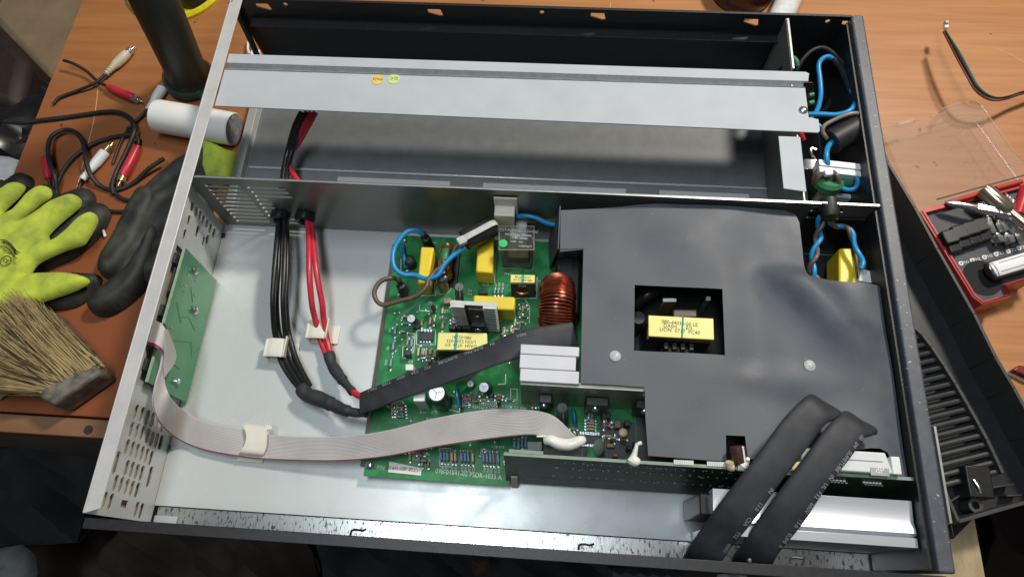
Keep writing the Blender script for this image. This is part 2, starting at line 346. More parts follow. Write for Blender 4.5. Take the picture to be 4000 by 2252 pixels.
# ------------------------------------------------------------------ metal case
case=thing('power_supply_case','opened grey steel power supply case with a black front panel, lying on the bench','metal case',(0,0,0))
Wd=54.1; YN=-25.5; YF=18.31
MB().box(0.02,Wd-.1,YN+1.25,YF-.1,-.12,0).build('floor_pan',M['zinc'],case,.03)
# near black pan lip and wall with cover slots
p=[]
MB().box(.2,Wd-.1,YN-.35,YN+1.24,-.55,-.28).build('near_pan',M['blackpan'],case,.05)
def lslot(cx,cz,s=1): return [(cx,cz),(cx+1.3*s,cz+.22),(cx+1.3*s,cz+.42),(cx+.25*s,cz+.25),(cx+.25*s,cz+.75),(cx,cz+.75)]
MB().box(.1,Wd+.4,YN-.37,YN-.25,-.6,H-.02).build('near_wall',M['blackwall'],case)
MB().box(.1,Wd+.4,YN-.95,YN-.25,H-.01,H+.08).build('near_rim',M['blackwall'],case,.04)
for u in (1370,2260,3085):
    q=at(u,2080+(u-1370)*.064,z=H+.1)
    b=MB(); b.tube([q+V((0,-.15,0)),q+V((.05,.15,0)),q+V((.35,.22,0)),q+V((.75,.2,0)),q+V((.95,.3,0))],.07,8); b.build('cover_hook',M['black'],case)
MB().lathe([(.0,.16),(.12,.1),(.14,0)][::-1],at(2927,2187,z=H+.05),n=14).build('rivet',M['steel'],case)
# far black wall: holes show the bench
holes=[]
for u,v in ((1024,20),(1697,42),(2335,57),(2935,80),(3318,88)):
    q=at(u,v,y=YF); holes.append([(q.x-.6,q.z-.25),(q.x+.45,q.z-.62),(q.x+.75,q.z-.62),(q.x+.55,q.z+.15),(q.x-.6,q.z+.15)])
for u,v in ((1115,18),(2117,49),(3233,84)):
    q=at(u,v,y=YF); holes.append(stadium(q.x,q.z,.42,.42,6))
MB().plate([(0.3,-.1),(Wd,-.1),(Wd,H),(0,H),(-.1,H-1)],holes,(0,YF,0),(1,0,0),(0,0,1),.12).build('far_wall',M['blackwall'],case,smooth=False)
MB().plate([(1.0,-.0),(Wd-4.6,-.0),(Wd-4.6,.75),(.7,.75)],[],(0,YF-.9,6.05),(1,0,0),(0,1,0),.1).build('far_ledge',M['blackwall'],case)
MB().box(0,Wd,YF-.02,YF+.25,H,H+.1).build('far_rim',M['blackwall'],case,.04)
MB().tube([(-.05,YF-.1,H-.1),(.05,YF-.3,H-.6),(.15,YF-.6,4.5),(.35,YF-1.5,0.2)],lambda t:.36-.1*t,10).build('corner_bead',M['blackwall'],case)
# bay inner tray (dark back face) so the battery bay reads deep
# left wall with ventilation slots (x = 0)
wh=[]
def wslot(u,v,ly=1.12,lz=.50):
    q=at(u,v,x=0.0); wh.append(stadium(q.y,q.z,ly,lz,5))
for a,b_ in ((245,810),(320,895),(395,965),(455,1050),(525,1130),(590,1215),(655,1300)): wslot(700+a/4.833,640+b_/4.833,.86,.46)
for a,b_ in ((185,1065),(530,1420),(105,1325)): wslot(700+a/4.833,640+b_/4.833,.86,.42)
wslot(700+455/4.833,640+1455/4.833,.8,.28); wslot(700+345/4.833,640+1270/4.833,1.05,.5)
for a,b_ in ((905,355),(945,370),(980,390),(1013,405),(1047,420),(1080,440),(875,468),(912,480),(948,492),(983,510),(1010,530),(1040,540),(1070,555),(845,585),(880,600),(912,615),(945,630),(975,645),(1005,660),(843,725),(877,735),(910,750),(943,760)): wslot(a/1.702,1400+b_/1.702)
for a,b_ in ((775,690),(995,785)): wslot(a/1.702,1400+b_/1.702,1.6,.5)
for a,b_ in ((880,200),(1005,240),(1130,285),(1250,325),(1370,365),(635,590),(770,625),(1355,800),(1465,830)): wslot(300+a/5.8,1850+b_/5.8,1.12,.50)
q=at(300+1070/5.8,1850+675/5.8,x=0); wh.append([(q.y-.25,q.z-.5),(q.y+.25,q.z-.5),(q.y+.25,q.z+.4),(q.y-.25,q.z+.4)])
wh=[h for h in wh if max(p[1] for p in h)<H-.3 and max(p[0] for p in h)<-.12 and min(p[1] for p in h)>.08]
win=[(-16.05,.35),(-5.1,.35),(-5.1,6.35),(-16.05,6.35)]
def inwin(h): return any(-16.2<p[0]<-5 and p[1]<6.5 for p in h)
wh=[h for h in wh if not inwin(h)]
MB().plate([(YN,-.1),(-.08,-.1),(-.08,H-.02),(YN+.0,H-.02),(YN,2)],[win]+wh,(0,0,0),(0,1,0),(0,0,1),.1).build('left_wall',M['zinc'],case,smooth=False)
MB().box(-.42,-.34,YN+.3,-.3,.05,H-.5).build('outer_skin',mat('tan_lacquered_steel',(.60,.47,.37),.5,.1,(.36,.28,.22),.6),case)
MB().hexa([(-.02,YN-.02,H-.02),(.96,YN+.35,H-.02),(.96,YF+3,H-.02),(-.02,YF+3,H-.02),(-.02,YN-.02,H+.10),(.96,YN+.35,H+.10),(.96,YF+3,H+.10),(-.02,YF+3,H+.10)]).build('left_flange',M['cream_edge'],case,.05)
MB().box(-.14,.0,YN,YF+3,H-.35,H+.12).build('flange_hem',M['cream_edge'],case,.05)
MB().box(.12,1.9,YN-.2,YN+.55,-.3,-.18).build('corner_tab',M['zincf'],case,.08)
MB().box(0,.8,.25,YF-.7,0,.9).build('bay_sill',M['zinc'],case,.06)
# partition between battery bay and electronics (y = 0)
ph=[]
for r in range(10):
    z=6.85-r*.665
    ph.append(stadium(2.75+.02*r,z,3.2,.40,4)); 
    if r<3 or r>7: ph.append(stadium(6.3+.06*r,z,3.3,.40,4))
    else: ph.append(stadium(5.3,z,1.25,.38,4))
MB().plate([(.15,0.02),(Wd-.05,0.02),(Wd-.05,H-.05),(1.05,H-.05),(.15,6.9)],ph+[stadium(50.6,6.7,2.6,2.2,8)],(0,0.06,0),(1,0,0),(0,0,1),.12).build('partition',mat('partition_steel',(.25,.25,.235),.33,.55,(.21,.21,.195),.3),case,smooth=False)
MB().box(1.0,49.7,-.04,.07,H-.05,H+.02).box(51.0,Wd-.1,-.04,.07,H-.05,H+.02).build('partition_edge',M['edge'],case)
def grommet(x,z):
    MB().lathe([(.45,.0),(.8,0),(.86,.25),(.82,.75),(.6,.85),(.42,.7),(.40,.1)],(x,0.02,z),(0,-1,0),28).build('grommet',M['black'],case)
grommet(6.15,2.75); grommet(8.35,2.85)
MB().lathe([(.55,-.9),(.72,-.5),(.72,.55),(.5,.62)],(50.55,0.1,7.6),(0,1,0),24).build('bushing',M['rubber'],case)
# divider plate at the end of the battery bay
MB().plate([(.2,0.0),(YF-.2,0.0),(YF-.2,H-.1),(12.7,H-.1),(12.6,H-.45),(.2,H-.45)],[[(14.2,3.2),(15.4,4.4),(14.6,6.6),(13.6,4.6)]],(48.7,0,0),(0,1,0),(0,0,1),.1).build('divider',mat('divider_steel',(.30,.30,.28),.4,.4,(.26,.26,.24),.3),case,smooth=False)
MB().box(48.66,48.82,12.7,YF-.3,H-.1,H+.04).build('divider_edge',M['edge'],case)
MB().plate([(47.0,1.2),(48.7,1.0),(48.7,6.0),(47.0,6.0)],[],(0,0,H-.05),(1,0,0),(0,1,0),.1).build('divider_flange',M['zincf'],case,.04)
MB().box(.85,48.62,.15,YF-.12,.004,.03).build('bay_shade_sheet',mat('bay_shade_steel',(.20,.215,.22),.55,.05,(.17,.183,.19),.8,.02,10),case)  # darker sheet laid on the floor pan, bay shade put into its colour
MB().box(49.3,53.8,-.2,-.08,.05,6.3).box(49.3,53.8,.2,.3,.05,H-1.6).build('partition_dark_plates',M['blackwall'],case)  # black plates added so the right end of the partition goes dark
# battery bay floor details
MB().box(1,48.6,5.95,6.15,.0,.28).build('bay_rib',M['zinc'],case,.08)
for a,b in ((9.5,20),(23,36),(39,47)): MB().box(a,b,4.3,5.5,.0,.09).build('bay_tab',M['zinc'],case,.05)
# shelf across the bay
SZ=H-.18
sp=[]
MB().plate([(.95,6.95),(50.2,6.55),(50.35,6.75),(50.35,7.85),(49.6,8.0),(49.6,10.95),(.95,10.75)],[],(0,0,SZ),(1,0,0),(0,1,0),.12).build('shelf_plate',M['zincf'],case,.03)
MB().hexa([(.95,10.72,SZ-.02),(49.6,10.9,SZ-.02),(49.6,11.35,SZ-.5),(.95,11.2,SZ-.5),(.95,10.72,SZ+.1),(49.6,10.92,SZ+.1),(49.6,11.35,SZ-.4),(.95,11.2,SZ-.4)]).hexa([(.95,11.2,SZ-.5),(49.6,11.35,SZ-.5),(49.6,11.6,SZ-.12),(.95,11.45,SZ-.12),(.95,11.2,SZ-.4),(49.6,11.35,SZ-.4),(49.6,11.6,SZ),(.95,11.45,SZ)]).build('shelf_groove',mat('groove_steel',(.42,.44,.45),.5,.2),case)
MB().plate([(.95,11.44),(49.9,11.58),(50.05,12.4),(49.8,12.55),(.95,12.42)],[],(0,0,SZ),(1,0,0),(0,1,0),.12).build('shelf_lip',M['zincf'],case,.03)
def screw(p,r=.3,name='screw',ax=(0,0,1),par=None):
    o=MB().lathe([(r,0),(r,.06),(r*.75,.16),(r*.3,.2),(0,.2)],p,ax,18)
    q=V(p)+V(ax)*.205
    a=V((1,0,0)) if abs(V(ax).x)<.5 else V((0,1,0)); b=V(ax).cross(a)
    o.obox(q,a*r*.40,b*r*.06,V(ax)*.01,1); o.obox(q+V(ax)*.002,a*r*.06,b*r*.40,V(ax)*.01,1)
    return o.build(name,[M['steel'],mat('screw_slot',(.12,.12,.12),.5)],par if par else case)
screw(at(3138,430,z=SZ+.02),.36)
for (u,v,mm,tx) in ((1475,311,'orangest','PASS'),(1539,309,'limest','Q.C')):
    q=at(u,v,z=SZ+.02); MB().lathe([(.52,0),(.52,.02)],q,n=32).build('sticker',M[mm],case); text(tx,q+V((0,.05,.02)),(-1,0,0),.30,M['ink'],case)
# front panel
fp=[(3327,50),(3372,43),(3484,750),(3558,1200),(3722,2140),(3726,2225),(3668,2228),(3657,2164),(3500,1200),(3437,750)]
MB().hexa([(Wd,YN-.1,-.6),(Wd+1.05,YN-.1,-.6),(Wd+1.05,YF+.35,-.6),(Wd,YF+.35,-.6),(Wd,YN-.1,H+.02),(Wd+1.05,YN-.1,H+.02),(Wd+1.05,YF+.35,H+.02),(Wd,YF+.35,H+.02)]).build('front_panel',M['panel'],case,.16,bseg=3)
MB().box(Wd+1.25,Wd+1.4,YN+2.9,YN+9,H-1.0,H-.15).build('panel_trim',M['edge'],case)
# black inside face of the right bay
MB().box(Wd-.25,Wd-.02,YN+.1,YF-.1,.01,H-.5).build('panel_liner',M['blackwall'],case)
MB().box(48.9,Wd-.3,.2,YF-.2,.01,.1).build('bay_mat',M['blackwall'],case)
MB().box(32.4,53.6,-14.2,-.9,1.30,1.36).box(36.7,53.6,-19.6,-14.25,1.30,1.36).box(33.9,36.65,-19.5,-15.9,1.13,1.16).build('shade_plates',M['blackwall'],case)  # black plates added over the board to paint in shade by the sheet
for u,v,z in ((3375,745,.4),(3385,560,.3)): screw(at(u,v,z=z),.3)
for u,v in ((870,920),(775,975)):
    q=at(u,v,z=.01); MB().box(q.x-.25,q.x+.25,q.y-.2,q.y+.2,.0,.12).build('floor_tab',M['rubber'],case)
q=at(655,1745,z=.01); MB().lathe([(.26,0),(.22,.12),(0,.14)],q).build('rivet',M['grey'],case)
# ------------------------------------------------------------------ display board on the left wall
db=thing('display_board','small green circuit board standing against the left wall in a black frame','circuit board',(.7,-10,0))
MB().plate([(-16.0,.3),(-5.1,.3),(-5.1,6.3),(-16.0,6.3)],[],(-.5,0,0),(0,1,0),(0,0,1),.2).build('black_frame',M['black'],db)
for u,v in ((688,1010),(635,1212),(573,1423)):
    q=at(u,v,x=0.1); MB().box(-.2,.25,q.y-.5,q.y+.4,q.z-.35,q.z+.35).build('frame_tab',mat('slate_plastic',(.05,.055,.07),.5),db,.04)
q=at(680,1078,x=.1); MB().box(0,.1,q.y-1.3,q.y+1.3,q.z-.1,q.z+.1).build('frame_rib',M['grey'],db)
t1,t2,t3,t4=[at(u,v,x=.7) for u,v in ((725,967),(825,1073),(739,1462),(577,1490))]
pb=MB().plate([(t4.y,t4.z),(t4.y-.1,.25),(t2.y-.02,.25),(t2.y,max(.3,t2.z)),(t1.y,t1.z)],[],(.7,0,0),(0,1,0),(0,0,1),.16); pb.build('board',mat('light_green_solder_mask',(.05,.26,.11),.3,0,(.07,.30,.14),.7),db,smooth=False)
MB().plate([(t4.y-.02,t4.z-.02),(t1.y,t1.z),(t1.y,t1.z+.05),(t4.y-.02,t4.z+.05)],[],(.72,0,0),(0,1,0),(0,0,1),.2).build('board_edge',mat('pale_board_edge',(.50,.72,.52),.5),db)
for u,v in ((763,1056),(763,1211)): screw(at(u,v,x=.85),.33,'screw',(1,0,0),db)
random.seed(3)
for (a1,b1,a2,b2) in ((745,1120,752,1180),(700,1240,735,1235),(735,1235,760,1290),(680,1330,745,1335),(745,1335,750,1400),(650,1400,700,1440),(690,1180,705,1260)):
    MB().tube([at(a1,b1,x=.705),at(a2,b2,x=.705)],.045,4,0,0).build('copper_trace',mat('pale_trace',(.09,.34,.17),.35),db)
for u,v in ((724,1046),(736,1071),(706,1112),(724,1116),(750,1140),(762,1097),(719,1137),(760,1152),(668,1281),(680,1686)):
    if v<1500: MB().lathe([(.10,0),(.07,.07),(0,.09)],at(u,v,x=.71),(1,0,0),8).build('solder_joint',M['solder'],db)
MB().lathe([(.28,0),(.22,.3),(0,.35)],at(684,1682,x=.8) if False else at(684,1488,x=.72),(1,0,0),10).build('solder_joint',M['solder'],db)
# ------------------------------------------------------------------ main circuit board
PZ=1.1
main=thing('main_circuit_board','large green circuit board full of parts on the case floor','circuit board',(28,-10,PZ))
MB().plate([(16.1,-21.2),(27.2,-21.25),(27.3,-20.75),(53,-20.6),(53,-.8),(30,-.75),(16.45,-.75),(16.1,-1.1)],[],(0,0,PZ),(1,0,0),(0,1,0),.16).build('board',M['pcb'],main,smooth=False)
MB().box(15.5,52.5,-20.4,-1.2,.06,.12).build('board_shadow_plate',mat('board_shadow_brown',(.20,.17,.11),.5),main)  # brown plate on the floor, paints the board's cast shadow along its left edge
def bx(u,v,z=PZ): return at(u,v,z=z)
def ubox(u0,v0,u1,v1,zt,zb=PZ,dep=None):   # top-face pixel rectangle -> upright box
    a=at(u0,v1,z=zt); b=at(u1,v0,z=zt); c=at(u1,v1,z=zt); d=at(u0,v0,z=zt)
    return MB().hexa([(a.x,a.y,zb),(c.x,c.y,zb),(b.x,b.y,zb),(d.x,d.y,zb),(a.x,a.y,zt),(c.x,c.y,zt),(b.x,b.y,zt),(d.x,d.y,zt)])
def quadbox(pts,zt,zb=PZ):
    q=[at(u,v,z=zt) for u,v in pts]   # order: near-left, near-right, far-right, far-left
    return MB().hexa([(p.x,p.y,zb) for p in q]+[(p.x,p.y,zt) for p in q])
# yellow box capacitors
quadbox([(1630,1105),(1672,1106),(1696,964),(1644,962)],3.6).build('box_capacitor',M['yellow'],main,.14)
quadbox([(1858,1062),(1925,1066),(1930,905),(1868,900)],3.4).build('box_capacitor',M['yellow'],main,.14)
quadbox([(1846,1206),(2010,1210),(2012,1158),(1850,1150)],3.6).build('box_capacitor',M['yellow'],main,.14)
# relay in a clear case
rel=ubox(1950,883,2086,975,4.8); rel=rel.build('relay',M['relayclear'],main,.1)
a=at(1965,1040,z=1.4); b=at(2072,985,z=1.4)
MB().box(a.x+.3,b.x-.1,a.y+.5,a.y+1.9,1.2,2.2).build('relay_coil',mat('relay_coil',(.10,.05,.03),.4,0,(.2,.1,.05)),main,.1)
MB().box(a.x+.5,b.x-.3,a.y+1.4,a.y+3.0,2.2,4.2).build('relay_frame',mat('relay_frame',(.55,.55,.52),.3,.7),main,.1)
MB().box(a.x,b.x+.2,a.y,a.y+3.4,1.12,1.35).build('relay_base',M['black'],main,.05)
edge=MB()
rv=[at(1950,975,z=4.8),at(2086,975,z=4.8),at(2086,883,z=4.8),at(1950,883,z=4.8)]
for i in range(4): edge.tube([rv[i],rv[(i+1)%4]],.05,6,0,0)
for p_ in rv[:2]: edge.tube([p_,(p_.x,p_.y,PZ+.1)],.045,6,0,0)
edge.tube([(rv[0].x,rv[0].y,PZ+.12),(rv[1].x,rv[1].y,PZ+.12)],.06,6,0,0)
edge.build('relay_case_edge',M['clearedge'],main)
for i,(t,u,v,h_,w_) in enumerate((('HCL1-H-DPNO 12V=DC',2022,901,.26,.92),('16A 277VAC  50/60Hz',2024,917,.19,.9),('13.8A 120VAC',2030,930,.18,.9),('COM    NO',2018,944,.15,1),('CONTACT',2052,962,.16,1),('SONG CHUAN',1992,888,.13,1))):
    if i<5: text(t,at(u,v,z=4.83),(1,-.03,0),h_,M['silk'],rel,wide=w_)
MB().lathe([(.34,0),(.34,.02)],at(1966,950,z=4.84),n=26).build('green_sticker',M['greendot'],rel)
# transformers with yellow tape
def trafo(q,zt,label,lines,u,v,h_,rot=1,stripe=None,under=0.35):
    quadbox(q,zt).build('transformer_core' if False else 'transformer',M['black'],main,.08)
    Q=[at(a,b,z=zt+.03) for a,b in q]
    MB().hexa([(p.x,p.y,zt-.35) for p in Q]+[(p.x,p.y,zt+.03) for p in Q]).build('tape_label',M['ylabel'],main,.05)
    lab=bpy.data.objects[[o.name for o in COL.objects if o.name.startswith('tape_label')][-1]]
    for i,t in enumerate(lines): text(t,at(u,v,z=zt+.04)+V((0,-i*h_*1.25*rot,0)),(rot,0,0),h_,M['ink'],lab)
    if stripe:
        s0=at(stripe[0],stripe[1],z=zt+.045); s1=at(stripe[2],stripe[3],z=zt+.045)
        MB().box(min(s0.x,s1.x)-.09,max(s0.x,s1.x)+.09,min(s0.y,s1.y),max(s0.y,s1.y),zt+.031,zt+.042).build('ink_stripe',M['teal'],main)
trafo([(1706,1365),(1905,1366),(1902,1300),(1712,1297)],4.4,'',('DASH  0726  E/S','LION 2200-033','080-02281'),1800,1348,.26,-1,(1783,1300,1778,1364))
ubox(1706,1368,1905,1385,3.2).build('transformer_winding',M['black'],main,.1)
trafo([(1993,1102),(2089,1104),(2090,1073),(1995,1071)],4.3,'',('080-00022-02','LION 0748'),2042,1093,.20,-1,(2042,1073,2042,1102))
ubox(1997,1106,2086,1118,3.0).build('transformer_winding',M['black'],main,.1)
text('PC40',at(2040,1114,z=3.7),(-1,0,0),.2,M['silk'],main)
MB().tube([at(2012,1128,z=2.3),at(2025,1142,z=2.3),at(2045,1146,z=2.3),at(2062,1140,z=2.3),at(2070,1128,z=2.3)],.14,8).build('winding',M['copper2'],main)
# copper choke: standing toroid wound with thick wire
def toroid(c,R,r,ax,wire,n,mt,name,par,a0=0,a1=2*math.pi,core=None,sq=1.0):
    c=V(c);ax=V(ax).normalized(); h=V((0,0,1)) if abs(ax.z)<.9 else V((1,0,0)); A=(h-ax*h.dot(ax)).normalized(); B=ax.cross(A)
    if core:
        vs=[];N=40;K=12
        for i in range(N):
            a=2*math.pi*i/N; d=A*math.cos(a)+B*math.sin(a)
            for k in range(K):
                b_=2*math.pi*k/K; vs.append(c+d*(R+r*.85*math.cos(b_))+ax*r*.85*sq*math.sin(b_))
        MB().add(vs,[(i*K+k,i*K+(k+1)%K,((i+1)%N)*K+(k+1)%K,((i+1)%N)*K+k) for i in range(N) for k in range(K)]).build('core',core,par)
    pts=[];st=16
    for i in range(int(n*st)+1):
        t=i/(n*st); a=a0+(a1-a0)*t+.02*math.sin(t*37); b_=2*math.pi*n*t; d=A*math.cos(a)+B*math.sin(a); q=r*(1+.035*math.sin(n*t*5.1))
        pts.append(c+d*(R+q*math.cos(b_))+ax*q*sq*math.sin(b_))
    return MB().tube(pts,wire,6,0,0).build(name,mt,par)
cc=at(2176,1190,z=4.6)
toroid((cc.x,cc.y-.2,3.1),2.05,1.18,(1,0.0,0),.09,54,M['copper'],'copper_choke',main,-2.3,2.3,M['black'],1.12)
c2=at(1738,1010,z=3.3); toroid((c2.x,c2.y+.2,2.2),1.05,.5,(1,0,0),.075,26,M['copper2'],'common_mode_choke',main,.30,2.1,M['core'])
toroid((c2.x,c2.y+.2,2.2),1.05,.5,(1,0,0),.075,16,M['copper2'],'choke_winding',main,-1.5,-.55,None)
MB().box(c2.x-.75,c2.x+.95,c2.y-1.6,c2.y+1.8,PZ+.01,PZ+.2).build('choke_base',M['black'],main,.05)
c3=at(1730,1105,z=2.2)
MB().lathe([(.42,0),(.46,.5),(.42,1.2),(.3,1.5)],(c3.x,c3.y-.1,PZ+.1),n=18).build('inductor',M['copper2'],main)
MB().lathe([(.44,0),(.48,.3),(.4,.62),(.2,.7)],(c3.x-.02,c3.y+.15,2.55),n=18).build('inductor_sleeve',mat('blue_black_winding',(.03,.035,.07),.3,0,(.18,.2,.28),14,stretch=(6,1,1)),main)
# small finned heat sink
h0=bx(1870,1290); hx=h0.x
MB().box(hx-1.72,hx+1.72,h0.y+.1,h0.y+.4,PZ,6.45).build('sink_back',mat('dark_sink_metal',(.05,.04,.033),.4,.4),main)
fins=MB(); fins.box(hx-1.78,hx+1.78,h0.y+.1,h0.y+.42,6.46,6.56)
for k in range(11):
    z=6.55-k*.5
    for sgn in (-1,1): fins.box(hx+sgn*1.22-.52,hx+sgn*1.22+.52,h0.y-.12,h0.y+.11,z-.20,z+.0)
fins.build('finned_heat_sink',mat('fin_aluminium',(.60,.60,.56),.4,.2,(.5,.5,.47),2),main,.01)
MB().box(hx-.5,hx+.75,h0.y-.05,h0.y+.34,3.0,6.0).build('transistor_tab',mat('dull_brown_steel',(.13,.10,.08),.35,.5),main,.03)
MB().box(hx-.45,hx+.75,h0.y-.45,h0.y+.1,PZ+.5,3.3).build('transistor',M['black'],main,.05)
screw((hx+.1,h0.y-.45,2.6),.28,'clip_screw',(0,-1,.4),main); MB().lathe([(.13,0),(.1,.05),(0,.06)],(hx+.15,h0.y-.06,4.6),(0,-1,0)).build('rivet',M['white'],main)
for u0,u1 in ((1752,1780),(1784,1800),(1812,1840)):
    ubox(u0,1268,u1,1285,2.6).build('transistor',M['black'],main,.05)
for u in (1782,1806,1838): MB().tube([bx(u,1290),at(u,1280,z=2.2),at(u-4,1272,z=2.6)],.07,6).build('lead',M['steel'],main)
# electrolytic capacitors
def elco(u,v,ut,vt,zt,r,top=M['alutop'],sleeve=None):
    b=bx(u,v); t=at(ut,vt,z=zt)
    base=V((b.x,b.y+r*.9,PZ)); 
    d=(t-base)
    c=MB().lathe([(r*.95,0),(r,.06),(r,d.length-.1),(r*.93,d.length)],base,d,26); c=c.build('electrolytic_capacitor',sleeve or mat('capacitor_sleeve',(.012,.014,.02),.28,0,(.10,.11,.12),2.5,stretch=(6,6,.6),thresh=(.55,.62)),main)
    dn=d.normalized(); e=MB().lathe([(r*.86,d.length),(r*.86,d.length+.015),(0,d.length+.016)],base,d,26); 
    h=V((1,0,0)); h=(h-dn*h.dot(dn)).normalized(); w=dn.cross(h); o=base+dn*(d.length+.018)
    for s_ in (0,120,240):
        dd=h*math.cos(math.radians(s_+20))+w*math.sin(math.radians(s_+20)); e.obox(o+dd*r*.38,dd*r*.38,dn.cross(dd)*r*.05,dn*.004,1)
    e.build('capacitor_top',[top,mat('cap_groove',(.4,.4,.42),.4)],c)
elco(1628,1283,1606,1243,3.2,.36); elco(1730,1606,1706,1534,4.7,.66); elco(1903,1528,1890,1511,3.0,.42); elco(1850,1512,1838,1498,2.4,.28)
ubox(1614,1532,1661,1566,4.0).build('cement_resistor',M['white'],main,.05)
ubox(1583,1421,1614,1445,2.6).build('white_relay',M['white'],main,.05)
# upright grey diodes
def rod(u,v,ut,vt,zt,r,m='grey'):
    b=bx(u,v); t=at(ut,vt,z=zt); base=V((b.x,b.y+.15,PZ+.2)); MB().lathe([(r*.9,0),(r,.06),(r,(t-base).length-.08),(r*.85,(t-base).length)],base,t-base,20).build('upright_diode',M[m],main)
    MB().tube([t,t+V((.05,-.1,.15)),V((t.x+.15,t.y-.9,zt-.5)),V((b.x+.3,b.y-1.3,PZ))],.045,6).build('lead',M['steel'],main)
rod(1797,1196,1793,1120,5.2,.37); rod(1697,1218,1680,1185,3.3,.22); rod(2196,1660,2196,1590,4.6,.42)
# small chips, transistors, crystals
def chip(u0,v0,u1,v1,zt=1.55,n=4,pins=True):
    cb_=ubox(u0,v0,u1,v1,zt,PZ+.15).build('chip',M['black'],main,.03)
    a=at(u0,v1,z=PZ+.1); b=at(u1,v0,z=PZ+.1); q=MB()
    for k in range(n):
        x=a.x+(b.x-a.x)*(k+.5)/n; q.box(x-.07,x+.07,a.y-.22,a.y+.02,PZ,PZ+.25).box(x-.07,x+.07,b.y-.02,b.y+.2,PZ,PZ+.25)
    q.build('chip_pins',M['solder'],cb_)
chip(1640,1297,1690,1328); chip(2262,1700,2342,1730,1.6,8)
ubox(1579,1366,1604,1388,1.9).build('transistor',M['black'],main,.06)
ubox(1868,1132,1904,1146,1.6).build('diode',M['black'],main,.05)
ubox(1732,1163,1760,1184,1.7).build('trimmer',mat('brown_part',(.16,.07,.03),.4,0,(.4,.35,.3),6),main,.05)
for u,v,w in ((1240,0,0),): pass
# resistors
def resistor(u0,v0,u1,v1,mt,r=.13,arch=.22):
    a=bx(u0,v0); b=bx(u1,v1); a.z=b.z=PZ+.02; d=(b-a); L=d.length; dn=d.normalized(); c=(a+b)/2+V((0,0,arch)); q=MB()
    q.lathe([(.03,-L*.34),(r*.7,-L*.31),(r*1.05,-L*.25),(r*.8,-L*.17),(r*.8,L*.17),(r*1.05,L*.25),(r*.7,L*.31),(.03,L*.34)],c,dn,10,0)
    for s_,e in ((-1,a),(1,b)): q.tube([e,e+V((0,0,arch*.8)),c+dn*s_*L*.33],.035,5,1,3)
    for e in (a,b): q.lathe([(.125,0),(.10,.08),(0,.1)],e,n=8,m=1)
    return q.build('resistor',[mt,M['solder']],main)
B,T,Rr=M['resblue'],M['restan'],M['resred']
for r in ((1549,1267,1542,1317,B),(1541,1331,1534,1379,B),(1532,1394,1525,1444,B),(1650,1247,1647,1281,T),(1684,1235,1679,1280,Rr),(1700,1234,1695,1270,T),(1733,1256,1727,1293,T),
          (1596,1318,1590,1363,Rr),(1612,1317,1607,1366,B),(1637,1352,1634,1402,T),(1664,1364,1668,1402,T),(1684,1362,1682,1392,T),(1760,1250,1800,1252,B),(1760,1262,1796,1263,Rr)): resistor(*r)
for u in (1933,1947,1962): resistor(u,1128,u-1,1156,B,.11)
for i,u in enumerate((1722,1735,1747,1764,1778,1802,1815,1828,1846,1888,1901,1914,1927,1944)):
    resistor(u,1755+i*.6,u+4,1808+i*.9,(B,B,B,T,T,B,B,B,T,B,B,B,Rr,B)[i],.13,.3)
for u,v in ((2010,1712),(2026,1714),(2040,1706),(2054,1708)): resistor(u,v,u-1,v+48,B,.13)
for i in range(5): resistor(1540+i*1,1578+i*12,1585+i,1582+i*12,(B,T,Rr,B,B)[i],.10)
for i in range(6): resistor(1806,1540+i*9,1832,1542+i*9,(B,Rr,T,B,B,T)[i],.08)
for i in range(4): resistor(2288,1640+i*12,2328,1642+i*12,(B,T,T,T)[i],.10)
for u in (2078,2092,2106): resistor(u,1555,u+2,1590,Rr,.1)
# more small parts crowding the board
random.seed(31)
for (ua,ub_,va,vb_,nn) in ((1650,1702,1358,1408,5),(1530,1600,1560,1625,5),(1822,1880,1525,1562,6),(2050,2100,1500,1590,6),(1985,2040,1215,1262,4),(1730,1760,1196,1214,2),(2300,2340,1560,1620,5),(1590,1660,1735,1775,5),(2150,2190,1655,1690,2),(1620,1700,1770,1800,4),(1965,1995,1755,1800,4),(1745,1775,1545,1560,1),(1900,1990,1535,1575,5),(1560,1600,1230,1300,3),(2100,2150,1630,1680,4),(2225,2260,1640,1700,4),(2350,2440,1600,1720,9),(1835,1870,1255,1290,2),(1960,2040,1270,1300,5),(2000,2060,1165,1210,3)):
    for k in range(nn):
        u=random.uniform(ua,ub_); v=random.uniform(va,vb_)
        if random.random()<.5: resistor(u,v,u-2,v+32,random.choice((B,T,Rr,T)),.11)
        else: resistor(u,v,u+30,v+2,random.choice((B,T,Rr)),.10)
random.seed(8)
for u,v,w,h_,zt in ((2350,1610,34,22,2.1),(2400,1640,26,30,1.9),(2370,1730,30,16,1.7),(2440,1640,22,22,2.3),(1640,1790,26,14,1.6),(1905,1535,22,14,1.8),(1940,1560,14,14,2.1),(2110,1640,20,14,1.8),(2072,1498,28,20,2.2),(2335,1600,22,12,2.0),(2375,1650,14,18,1.9),(2385,1710,20,12,1.8),(1668,1398,16,14,1.8),(1690,1375,14,18,2.0),(1625,1760,18,10,1.6),(1850,1560,16,10,1.7),(2070,1560,18,12,1.7),(2360,1560,10,16,2.0),(1700,1560,6,6,1.5),(2450,1740,16,14,2.4),(2395,1770,18,12,2.2)):
    ubox(u,v,u+w,v+h_,zt).build('small_part',random.choice((M['black'],M['black'],M['brown'],mat('ochre_part',(.30,.18,.05),.4))),main,.05)
